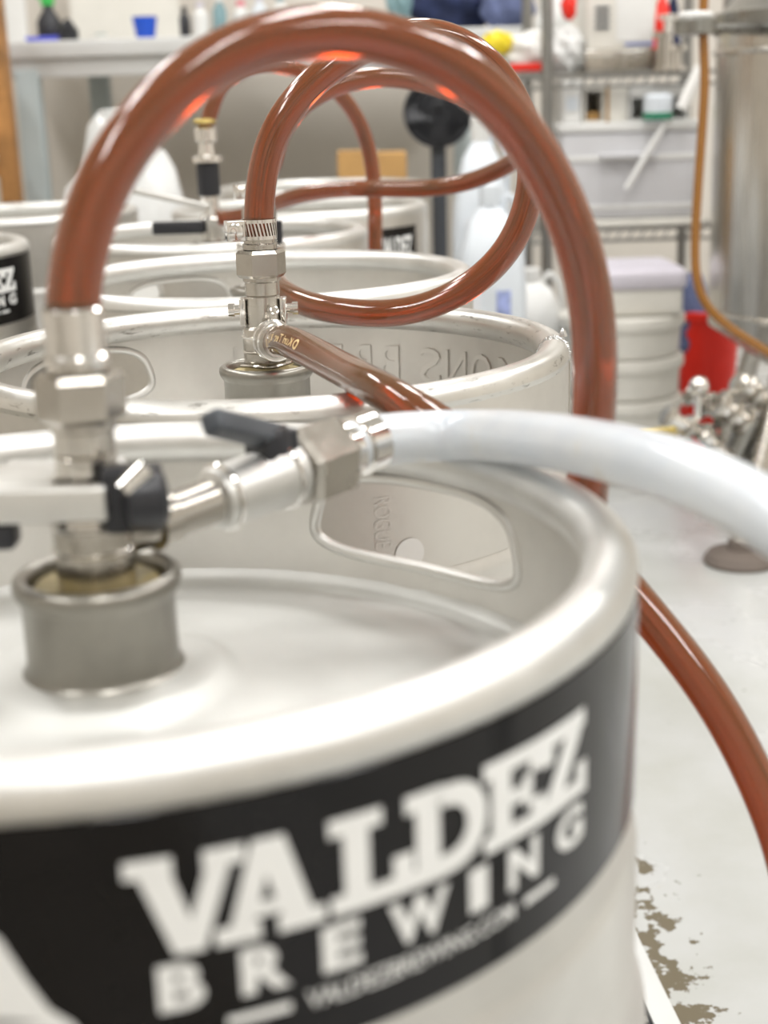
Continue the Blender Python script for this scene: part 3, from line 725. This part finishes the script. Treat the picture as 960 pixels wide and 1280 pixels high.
for px, h, r, mt, lid, nm in ((232, .075, .014, 'black', 'black', 'slim black bottle standing between the blue cup and white bottles'), (252, .085, .020, 'white_plastic', 'lavender', 'white bottle with lavender cap beside the slim black bottle'), (276, .10, .018, 'teal', 'white_plastic', 'grey-teal bottle with white cap among the bench bottles'), (300, .09, .022, 'white_plastic', 'pink', 'white bottle with pink cap among the bench bottles'), (325, .10, .020, 'milky', 'lavender', 'milky bottle with lavender cap among the bench bottles'), (352, .095, .020, 'white_plastic', 'teal', 'white bottle with teal cap at the end of the bench bottles'), (120, .020, .030, 'ivory', 'teal', 'low ivory tub with grey-teal lid on the workbench')):
    lathe_thing('bottle' if h > .03 else 'tub', nm, 'bottle' if h > .03 else 'tub', (bench_x(px), by + random.uniform(-.03, .06), BT), [('body', [(r * .9, 0), (r, .004), (r, h * .66), (r * .45, h * .82), (r * .45, h * .86)], mt), ('cap', [(r * .5, h * .86), (r * .52, h), (r * .4, h * 1.02)], lid)])
# cream panels and notes leaning on the wall above the bench
for px0, px1, h, mt, nm in ((90, 225, .36, 'ivory', 'tall ivory board leaning on the back wall above the blue cup'), (0, 34, .42, 'white_plastic', 'narrow white board leaning on the back wall over the spray bottle')):
    x0, x1 = at(px0, 40, BY + .55).x, at(px1, 40, BY + .55).x
    t = thing('board', nm, 'board', ((x0 + x1) / 2, BY + .56, BT)); w = (x1 - x0) / 2
    obj('panel', box(B(), -w, w, -.01, .01, 0, h, bev=.002), mt, t); obj('edge_strip', box(B(), -w, w, -.014, -.01, 0, .018), 'bench_white', t)
# wooden shelf side at the far left
x = at(4, 120, 3.55).x
t = thing('wooden_rack', 'orange-brown wooden rack at the end of the workbench', 'rack', (x - .12, 3.52, 0))
for xx in (-.16, .105): obj('upright', box(B(), xx, xx + .04, -.03, .03, 0, 1.25, bev=.004), 'wood', t)
for z in (.18, .40, .60, .80, 1.02): obj('shelf', box(B(), -.12, .105, -.03, .16, z, z + .03, bev=.003), 'wood', t)
lathe_thing('cup', 'violet-blue cup standing on the wooden rack', 'cup', (x - .12, 3.58, .83), [('body', [(.025, 0), (.034, .07), (.031, .07), (.022, .006)], 'blue2'), ('foot', [(.02, 0), (.027, .004)], 'blue2')])
# white bag under the bench
bm = B(); bmesh.ops.create_icosphere(bm, subdivisions=4, radius=1)
for v in bm.verts:
    n = v.co.normalized(); k = 1 + .08 * math.sin(7 * n.x + 3 * n.z) + .06 * math.sin(11 * n.y + 5 * n.x)
    v.co = Vector((math.copysign(abs(n.x) ** .8, n.x) * .140 * k, n.y * .13 * k, max(-.72, n.z) * .30 * k + .225))
a, b_ = at(152, 200, 3.2), None
t = thing('plastic_bag', 'bulging white plastic bag standing under the workbench', 'bag', (a.x, 3.2, 0))
o = obj('sack', bm, 'film', t); zt = max(v.co.z for v in o.data.vertices); sc_ = at(152, 136, 3.2).z / zt; o.scale = (1, 1, sc_)
bm = B(); torus(bm, .03, .006, zt * sc_ - .006, 20, 8); obj('folded_top', bm, 'film', t)
# low cardboard box and black bucket in front of the wainscot
t = thing('cardboard_box', 'low orange-brown cardboard box behind the farthest keg', 'box', (at(465, 200, 3.25).x, 3.25, 0))
hz = at(470, 190, 3.25).z
obj('carton', box(B(), -.075, .075, -.06, .06, 0, hz, bev=.004), 'card', t); obj('flap', box(B(), -.075, .0, -.06, .06, hz, hz + .004, bev=.001), 'card', t); obj('tape', box(B(), -.012, .012, -.061, .061, hz + .003, hz + .0055), 'ivory', t)
c = at(548, 190, 3.42)
zt = at(548, 104, 3.42).z
t = lathe_thing('pedestal_fan', 'round black floor fan on a stand before the wainscot', 'fan', (c.x, 3.42, 0), [('base', [(.12, 0), (.12, .015), (.03, .03)], 'black'), ('pole', [(.018, .03), (.018, zt - .14)], 'grey_plastic')])
obj('motor', lathe(B(), [(.03, -.02), (.055, .0), (.055, .06), (.02, .09)], 24, True, True, mx=Matrix.Translation((0, .0, zt - .07)) @ Matrix.Rotation(R(-80), 4, 'X')), 'black', t)
bm = B()
for k in range(5): torus(bm, .018 + .0145 * k, .003, .002 * (5 - k), 32, 6, mx=Matrix.Translation((0, -.02, zt - .065)) @ Matrix.Rotation(R(80), 4, 'X'))
lathe(bm, [(.078, 0), (.080, .004), (.074, -.03), (.03, -.05), (.001, -.05)], 36, mx=Matrix.Translation((0, -.02, zt - .065)) @ Matrix.Rotation(R(80), 4, 'X'))
obj('guard', bm, 'black', t)
bm = B()
for k in range(4):
    mx = Matrix.Translation((0, -.012, zt - .065)) @ Matrix.Rotation(R(80), 4, 'X') @ Matrix.Rotation(PI / 2 * k, 4, 'Z') @ Matrix.Rotation(R(25), 4, 'X')
    box(bm, .012, .070, -.022, .022, -.0015, .0015, mx)
obj('blades', bm, 'black', t)

# ------------------------------------------------------------------ jugs, buckets, totes on the floor
def jug(label, px, pt, Y, w, d, mat, marks, capmat, floor_z=0, cat='jug', nm='jug'):
    p = at(px, pt, Y); h = p.z - floor_z
    t = thing(nm, label, cat, (p.x, Y, floor_z))
    bm = B(); prof = [(.9, 0), (1, .03), (1, .70), (.93, .78), (.6, .90), (.28, .94)]
    rings = []
    for k, hz in prof:
        ring = []
        for i in range(32):
            a = 2 * PI * i / 32; e = .45
            x = w * k * math.copysign(abs(math.cos(a)) ** e, math.cos(a)); y = d * k * math.copysign(abs(math.sin(a)) ** e, math.sin(a))
            ring.append(bm.verts.new((x, y, hz * h)))
        rings.append(ring)
    for a, b in zip(rings, rings[1:]):
        for i in range(32): bm.faces.new((a[i], a[(i + 1) % 32], b[(i + 1) % 32], b[i]))
    bm.faces.new(list(reversed(rings[0]))); bm.faces.new(rings[-1])
    obj('body', bm, mat, t)
    obj('cap', lathe(B(), [(w * .30, h * .94), (w * .32, h * .95), (w * .32, h), (w * .28, h * 1.004)], 20, True, True), capmat, t)
    bm = B(); sweep(bm, catmull([(w * .3, 0, h * .91), (w * .55, 0, h * .97), (w * .85, 0, h * .92), (w * .92, 0, h * .76)], 5), w * .09, 8); obj('handle', bm, mat, t)
    for (x0, x1, z0, z1, mt) in marks:
        obj('label_print', box(B(), x0 * w, x1 * w, -d - .002, -d + .001, z0 * h, z1 * h), mt, t)
    return t
M['label_blue'] = plain('faded_blue_print', (.32, .38, .66), .5, 0, .5, 60)
M['label_white'] = plain('jug_label_paper', (.78, .80, .84), .5)
jug('tall milky jug with faded blue print beside the fan', 600, 148, 2.80, .056, .056, 'milky', [(-.62, .62, .46, .74, 'label_white'), (-.55, -.42, .60, .73, 'label_blue'), (-.30, .50, .69, .72, 'label_blue'), (-.30, .50, .60, .63, 'label_blue'), (-.55, .5, .46, .50, 'label_blue')], 'white_plastic')
jug('milky jug with pale blue stripes in front of the tall printed jug', 612, 232, 2.58, .062, .055, 'milky', [(-.6, -.35, .1, .7, 'label_white'), (.1, .5, .1, .7, 'label_blue')], 'milky')
jug('squat white jug with a blue mark beside the stacked buckets', 662, 336, 2.98, .072, .065, 'white_plastic', [(-.75, -.25, .52, .80, 'label_blue'), (-.9, .6, .2, .48, 'label_white')], 'white_plastic')
# stacked ribbed white buckets
bx, byy = at(774, 500, 2.85).x, 2.85
zt = at(782, 388, 2.85).z; r0 = at(852, 450, 2.85).x - bx
n = 4
for k in range(n):
    hk = zt / n
    lab = ['lowest white ribbed bucket of the stack beside the red bucket', 'white ribbed bucket second from the floor in the stack', 'white ribbed bucket third from the floor in the stack', 'topmost white ribbed bucket of the stack beside the red bucket'][k]
    t = thing('bucket', lab, 'bucket', (bx, byy, hk * k), 0, 'stacked white buckets')
    obj('shell', lathe(B(), [(r0 * .90, .001), (r0 * .93, .004), (r0 * .96, hk - .024), (r0 * .93, hk - .024)] if k else [(r0 * .90, 0), (r0 * .93, .004), (r0 * .96, hk - .024), (r0 * .93, hk - .024)], 40, True, True), 'ivory', t)
    obj('rim_band', lathe(B(), [(r0 * .95, hk - .026), (r0 * 1.01, hk - .024), (r0 * 1.02, hk - .014), (r0 * 1.0, hk - .004), (r0 * .94, hk - .0015)], 40, True, True), 'ivory', t)
# tote with lavender lid on the buckets
x0, x1 = at(724, 340, 2.85).x, at(848, 340, 2.85).x; z1 = at(786, 330, 2.85).z
t = thing('storage_tote', 'white storage tote with lavender lid on the bucket stack', 'tote', ((x0 + x1) / 2, 2.85, zt)); w = (x1 - x0) / 2; hh = z1 - zt
obj('bin', box(B(), -w * .93, w * .93, -.09, .09, 0, hh * .62, bev=.012), 'ivory', t)
obj('lid', box(B(), -w, w, -.10, .10, hh * .55, hh, bev=.016), 'lavender', t)
obj('lid_ridge', box(B(), -w * .8, w * .8, -.08, .08, hh * .98, hh * 1.04, bev=.003), 'lavender', t)
# red bucket
ry = 3.05
x0, x1 = at(846, 430, ry).x, at(924, 430, ry).x; zt2 = at(885, 386, ry).z; rr = (x1 - x0) / 2
t = thing('bucket', 'bright red bucket between the white buckets and the steel tank', 'bucket', ((x0 + x1) / 2, ry, 0))
obj('shell', lathe(B(), [(rr * .78, 0), (rr * .80, .005), (rr * .98, zt2), (rr * .95, zt2), (rr * .8, zt2 * .1), (.001, zt2 * .08)], 40, True), 'red', t)
obj('rim_band', lathe(B(), [(rr * .96, zt2 - .02), (rr * 1.03, zt2 - .018), (rr * 1.03, zt2 - .002), (rr * .96, zt2 + .001)], 40), 'red', t)
# navy cloth standing up in the red bucket
bm = B(); bmesh.ops.create_icosphere(bm, subdivisions=3, radius=1)
for v in bm.verts:
    nn = v.co.normalized(); k = 1 + .12 * math.sin(6 * nn.x + 4 * nn.y) + .1 * math.sin(9 * nn.z)
    v.co = Vector((nn.x * .045 * k, nn.y * .05 * k, nn.z * .09 * k))
cz = at(862, 372, ry)
tag(obj('cleaning_cloth', bm, 'denim', None, (cz.x + .005, ry + .01, cz.z - .05)), 'crumpled navy cloth poking out of the red bucket', 'cloth')

# ------------------------------------------------------------------ wire rack and its load
RY0, RY1 = 3.15, 3.55
rx0, rx1 = at(652, 200, RY0).x, at(905, 200, RY0).x
zs = [at(740, 286, RY0).z, at(740, 160, RY0).z, at(740, 92, RY0).z]
t = thing('wire_rack', 'grey wire shelving rack loaded with white boxes behind the buckets', 'rack', ((rx0 + rx1) / 2, (RY0 + RY1) / 2, 0))
w = (rx1 - rx0) / 2; dep = (RY1 - RY0) / 2
pxp = at(684, 120, RY0).x - t.location.x
for x in (pxp, w):
    for y in (-dep, dep):
        o = obj('post', lathe(B(), [(.0125, 0), (.0125, 1.5)], 16, True, True), 'wire', t, (x, y, 0))
for z in (.10, zs[0], zs[2]):
    bm = B()
    for y in (-dep, dep): box(bm, -w, w, y - .004, y + .004, z - .03, z - .024); box(bm, -w, w, y - .004, y + .004, z - .006, z)
    for k in range(18):
        x = -w + 2 * w * k / 17
        for y in (-dep, dep): rod(bm, (x, y, z - .028), (x + w / 17, y, z - .002), .002, seg=5)
    for k in range(30): x = -w + 2 * w * k / 29; rod(bm, (x, -dep, z - .003), (x, dep, z - .003), .0022, seg=5)
    obj('wire_shelf', bm, 'wire', t)
def rbox(name, label, cat, px0, px1, py0, Y, z, d, mat, extra=None, bev=.006, top=None):
    x0, x1 = at(px0, py0, Y).x, at(px1, py0, Y).x; h = at((px0 + px1) / 2, py0, Y).z - z
    t = thing(name, label, cat, ((x0 + x1) / 2, Y + d / 2, z)); w = (x1 - x0) / 2
    obj('shell', box(B(), -w, w, -d / 2, d / 2, 0, h * (.9 if top else 1), bev=bev), mat, t)
    if top: obj('lid', box(B(), -w * 1.03, w * 1.03, -d / 2 - .005, d / 2 + .005, h * .9, h, bev=.004), top, t)
    for (nm, a, b, c0, c1, mt) in (extra or []):
        obj(nm, box(B(), (2 * a - 1) * w, (2 * b - 1) * w, -d / 2 - .004, -d / 2 + .002, c0 * h, c1 * h, bev=.001), mt, t)
    return t
z0, z1_, z2_ = zs
# lowest visible shelf: foam lid, tote, paddle
rbox('shelf_liner', 'ivory plastic board lying on the rack below the grey tote', 'board', 700, 884, 274, 3.155, z0 + .002, .30, 'ivory', [('front_edge', .02, .98, .1, .5, 'ivory')])
zb = at(790, 274, 3.14).z
rbox('storage_tote', 'wide frosted tote with a white lid on the rack', 'tote', 700, 880, 152, 3.17, zb, .28, 'foam', [('panel_rib', .05, .95, .60, .66, 'white_plastic'), ('panel_rib', .05, .95, .10, .14, 'white_plastic')], .012, 'white_plastic')
tote = [o for o in COL.objects if o.get('label') == 'wide frosted tote with a white lid on the rack'][0]
hz = at(790, 196, 3.17).z - zb
obj('shadow_lip', box(B(), -.07, .05, -.14 - .035, -.138, hz, hz + .008, bev=.002), 'foam', tote)  # added ledge, put in to cast the dark slot on the tote front
pA, pB = at(783, 236, 3.13), at(835, 148, 3.13)
bm = B(); rod(bm, pA, pB, .007, seg=12); t = tag(obj('stirring_paddle', bm, 'white_plastic'), 'thin white stirring stick leaning against the frosted tote', 'paddle')
# middle shelf row
ztote = at(790, 152, 3.17).z
for (nm, lab, cat, a, b, top, mt, ex, lid) in (
    ('box', 'slim white carton standing next to the rack post', 'box', 703, 727, 100, 'white_plastic', [('print', .2, .8, .3, .6, 'milky')], None),
    ('tin', 'cream box with an orange edge on the rack', 'tin', 758, 785, 102, 'ivory', [('edge_band', .0, .12, 0, 1, 'card')], None)):
    rbox(nm, lab, cat, a, b, top, 3.19, ztote, .16, mt, ex, .004, lid)
def open_box(name, label, cat, px0, px1, py0, mat, lip):
    x0, x1 = at(px0, py0, 3.19).x, at(px1, py0, 3.19).x; h = at((px0 + px1) / 2, py0, 3.19).z - ztote; w = (x1 - x0) / 2; d = .16
    t = thing(name, label, cat, ((x0 + x1) / 2, 3.19 + d / 2, ztote))
    obj('back_panel', box(B(), -w, w, d / 2 - .004, d / 2, 0, h, bev=.001), mat, t)
    obj('bottom_panel', box(B(), -w, w, -d / 2, d / 2 - .004, 0, .004, bev=.001), mat, t)
    obj('top_panel', box(B(), -w, w, -d / 2, d / 2 - .004, h - .004, h, bev=.001), mat, t)
    for x in (-w, w - .006): obj('side_panel', box(B(), x, x + .006, -d / 2, d / 2 - .004, .004, h - .004, bev=.001), mat, t)
    obj('front_lip', box(B(), -w, w, -d / 2 - .004, -d / 2, h * lip, h, bev=.001), mat, t)
    return t
t = open_box('crate', 'open ivory crate between the slim carton and the cream tin', 'crate', 729, 757, 104, 'ivory', .80)
obj('carton', box(B(), -.012, .014, -.06, 0, .004, .022, bev=.001), 'card', t)
open_box('storage_bin', 'open-fronted white bin under the metal pan', 'bin', 787, 862, 103, 'white_plastic', .62)
t = lathe_thing('tub', 'frosted round tub with a green band on the rack', 'tub', (at(823, 140, 3.14).x, 3.145, ztote), [('shell', [(.026, 0), (.030, .004), (.031, .05), (.022, .056)], 'milky'), ('band', [(.0312, .003), (.0318, .005), (.0318, .016), (.0312, .018)], 'dkgreen')])
bm = B(); rod(bm, at(852, 136, 3.10), at(876, 84, 3.10), .013, seg=16); o = tag(obj('paper_roll', bm, 'paper'), 'rolled white paper leaning beside the green-banded tub', 'roll')
# top shelf: sack, pans, boxes, bags
def blob(name, label, cat, px, py, Y, sx, sy, sz, mat, seed, sub=None):
    bm = B(); bmesh.ops.create_icosphere(bm, subdivisions=4, radius=1); rnd = random.Random(seed); f = [rnd.uniform(3, 9) for _ in range(6)]
    for v in bm.verts:
        nn = v.co.normalized(); k = 1 + .07 * math.sin(f[0] * nn.x + f[1] * nn.z) + .06 * math.sin(f[2] * nn.y + f[3] * nn.x) + .03 * math.sin(2 * f[4] * nn.z + f[5])
        v.co = Vector((nn.x * sx * k, nn.y * sy * k, max(-.82, nn.z) * sz * k))
    p = at(px, py, Y)
    t = thing(name, label, cat, (p.x, Y, p.z)); obj('cloth' if 'cloth' in mat or mat in ('navy', 'denim') else 'sack', bm, mat, t)
    for nm, g, mt in (sub or []):
        obj(nm, g, mt, t)
    return t
ZT = zs[2]
zc = at(668, 78, 3.3)
def on_shelf(label, cat, name, px, top_py, Y, sx, sy, mat, seed, z=ZT, sub=None):
    p = at(px, top_py, Y); h = (p.z - z); sz = h / 1.82
    t = blob(name, label, cat, px, top_py, Y, sx, sy, sz, mat, seed, sub); t.location.z = z + .82 * sz * 1.06; return t
bs = B(); box(bs, -.045, .045, -.085, -.078, -.035, -.018, bev=.002)
on_shelf('plump white sack with a red band on the wire rack', 'sack', 'sack', 658, 40, 3.30, .060, .07, 'sack', 3, sub=[('red_band', bs, 'red')])
on_shelf('cream cloth sack slumped between the rack post and the pans', 'sack', 'sack', 708, 34, 3.28, .040, .06, 'film', 5)
rbox('metal_pan', 'shallow metal pan on the top of the rack', 'pan', 732, 826, 62, 3.20, ZT, .16, 'fit', [('rolled_edge', 0, 1, .7, 1, 'bright')], .008)
zp_ = at(760, 62, 3.20).z
t = rbox('machine', 'ivory machine with dark vents standing on the metal pan', 'machine', 734, 822, -20, 3.22, zp_, .14, 'ivory', [('vent_slot', .12, .32, .62 - .1 * k, .67 - .1 * k, 'grey_plastic') for k in range(4)] + [('side_panel', .42, .95, .12, .85, 'white_plastic'), ('blue_strip', .55, .98, .05, .10, 'label_blue')])
on_shelf('crumpled white bag between the rack post and the ivory machine', 'bag', 'bag', 690, -14, 3.42, .040, .04, 'film', 9)
blob('red_cap', 'small rounded red cap beside the ivory machine', 'cap', 711, 8, 3.18, .016, .016, .030, 'red', 11)
# fittings crowding the right end of the top shelf
for k, (px, py, sx, mt, lab) in enumerate(((836, 22, .017, 'bright', 'polished clamp fitting with a round cap beside the red cloth'), (846, 60, .018, 'bright', 'polished elbow fitting at the end of the rack'), (826, 44, .014, 'fit', 'small steel clamp under the round-capped fitting'))):
    p = at(px, py, 3.16)
    t = thing('pipe_fitting', lab, 'fitting', (p.x, 3.16, ZT))
    hgt = max(.02, p.z - ZT)
    obj('pipe', lathe(B(), [(sx * .6, 0), (sx * .6, hgt)], 20, True, True), mt, t); obj('flange', lathe(B(), [(sx * .7, hgt - .006), (sx * 1.25, hgt - .005), (sx * 1.25, hgt + .006), (sx * .7, hgt + .008)], 24, True, True), mt, t)
    obj('flange', lathe(B(), [(sx * .7, 0), (sx * 1.2, .001), (sx * 1.2, .010), (sx * .7, .011)], 24, True, True), mt, t)
on_shelf('small red cloth bundle on the rack beside a navy one', 'cloth', 'cloth_bundle', 826, 0, 3.24, .022, .03, 'red', 13)
on_shelf('navy cloth bundle beside the red one on the rack', 'cloth', 'cloth_bundle', 840, 2, 3.26, .020, .03, 'navy', 14)
# navy bag heap on the bench end
def heap(label, name, px, py, Y, sx, sy, z, mat, seed, cat='bag'):
    return on_shelf(label, cat, name, px, py, Y, sx, sy, mat, seed, z)
HB = BT
heap('dark navy bag slumped on the bench end behind the hoses', 'duffel_bag', 560, -30, 3.98, .14, .10, HB, 'navy', 21)
heap('slate-blue jacket bundled against the navy bag', 'jacket', 632, -22, 3.88, .07, .06, HB, 'denim', 22, 'jacket')
blob('cloth_bundle', 'bright yellow cloth lying against the plump white sack', 'cloth', 622, 54, 3.27, .036, .03, .026, 'yellow', 23)
heap('teal-grey bag end beside the navy bag', 'bag', 497, -30, 3.82, .032, .05, HB, 'teal', 24)

# ------------------------------------------------------------------ steel tank on the right
TX, TY, TR = .885, 2.56, .285
zl = at(900, 432, 2.36).z; ztop = at(900, 20, 2.36).z
t = thing('tank', 'brushed steel tank on footed legs with an amber hose in front', 'tank', (TX, TY, 0))
obj('shell', lathe(B(), [(TR, zl), (TR, ztop)], 80), 'tank', t)
obj('cone', lathe(B(), [(.03, zl - .17), (.05, zl - .16), (TR * .93, zl - .015), (TR, zl)], 64, True), 'tank', t)
bm = B(); lathe(bm, [(TR + .006, ztop - .02), (TR + .010, ztop - .01), (TR + .010, ztop + .012), (TR - .01, ztop + .02), (TR * .8, ztop + .07), (TR * .3, ztop + .11), (.001, ztop + .115)], 64); obj('lid', bm, 'tank_dark', t)
for z in (zl + .03, ztop - .05): obj('band', torus(B(), TR + .002, .005, z, 72, 8), 'tank', t)
fc = atz(925, 703, 0)
for k, (x, y) in enumerate(((fc.x - TX, fc.y - TY), (TX - fc.x, fc.y - TY), (-.2, .25), (.2, .25))):
    lg = obj('leg', rod(B(), (x, y, .02), (x * .72, y * .72, zl - .02), .019), 'tank', t)
    obj('foot_pad', lathe(B(), [(.058, 0), (.060, .006), (.052, .018), (.022, .024), (.020, .04)], 32, True, True), 'rubber', lg, (x, y, 0))
# drain valves and clamps under the tank
def tri(parent, p, axis, r, L, mat='bright', nm='pipe'):
    a = Vector(p); b = a + Vector(axis).normalized() * L
    pr = obj(nm, rod(B(), a, b, r * .72, seg=18), mat, parent)
    bm = B()
    for q_ in (a, a.lerp(b, .5), b):
        mx = frame_to(q_ - (b - a).normalized() * .006, q_ + (b - a).normalized() * .006); lathe(bm, [(r * .8, 0), (r * 1.15, .002), (r * 1.15, .010), (r * .8, .012)], 20, True, True, mx=mx)
    obj('clamp', bm, 'fit', pr)
    return pr
T0 = Vector((TX, TY, 0))
fy = 2.30
for (pa, pb, r) in (((866, 492), (905, 520), .020), (((900, 505)), (930, 525), .022), ((835, 520), (885, 545), .016), ((880, 540), (905, 570), .015), ((925, 480), (955, 500), .018), ((905, 560), (965, 590), .020), ((840, 560), (870, 530), .014)):
    A, Bp = at(*pa, fy + random.uniform(-.04, .04)), at(*pb, fy + random.uniform(-.04, .04))
    tri(t, A - T0, Bp - A, r, (Bp - A).length)
for px, py in ((874, 483), (938, 482)):
    p = at(px, py, fy) - T0
    bm = B(); bmesh.ops.create_uvsphere(bm, u_segments=16, v_segments=12, radius=.017, matrix=Matrix.Translation(p)); lathe(bm, [(.007, 0), (.007, .05)], 10, True, True, mx=Matrix.Translation(p - Vector((0, 0, .055)))); obj('knob', bm, 'bright', t)
bm = B(); rod(bm, at(800, 545, fy) - T0, at(845, 540, fy) - T0, .010, seg=12); obj('valve_arm', bm, plain('yellow_brass', (.65, .5, .15), .3, .5), t)
bm = B(); rod(bm, at(940, 560, fy) - T0, at(1010, 470, fy + .1) - T0, .028, seg=20); rod(bm, at(905, 600, fy) - T0, at(940, 520, fy) - T0, .020, seg=20); obj('drain_pipe', bm, 'tank_dark', t)
bm = B(); rod(bm, Vector((0, 0, zl - .2)), Vector((0, 0, zl - .14)), .03, seg=24); rod(bm, Vector((0, 0, zl - .2)), at(965, 560, fy) - T0, .022, seg=20); obj('outlet_pipe', bm, 'tank', t)
# bracket and amber hose hanging down the tank's side
hb = at(869, 34, 2.22)
bm = B(); lathe(bm, [(.020, -.012), (.030, -.010), (.032, .010), (.020, .016)], 28, True, True, mx=Matrix.Translation(hb - T0)); br = obj('hose_bracket', bm, 'tank_dark', t)
bm = B(); rod(bm, hb - T0, Vector((-TR * .86, -TR * .45, hb.z)), .008); obj('bracket_arm', bm, 'tank_dark', br)
bm = B(); torus(bm, .020, .006, .016, 28, 8, mx=Matrix.Translation(hb - T0)); obj('bracket_ring', bm, 'white_plastic', br)
hose('amber hose hanging beside the steel tank', [at(884, -60, 2.22), at(880, -10, 2.22), at(879, 40, 2.22), at(881, 100, 2.215), at(877, 170, 2.21), at(872, 240, 2.205), at(869, 300, 2.20), at(870, 345, 2.195), at(880, 378, 2.19), at(902, 402, 2.185), at(935, 425, 2.18), at(970, 447, 2.175), at(1030, 500, 2.16), at(1080, 620, 2.13), at(1090, 760, 2.0), atz(1080, 800, .008), atz(1150, 810, .008)], .0070, 'amber_hose')
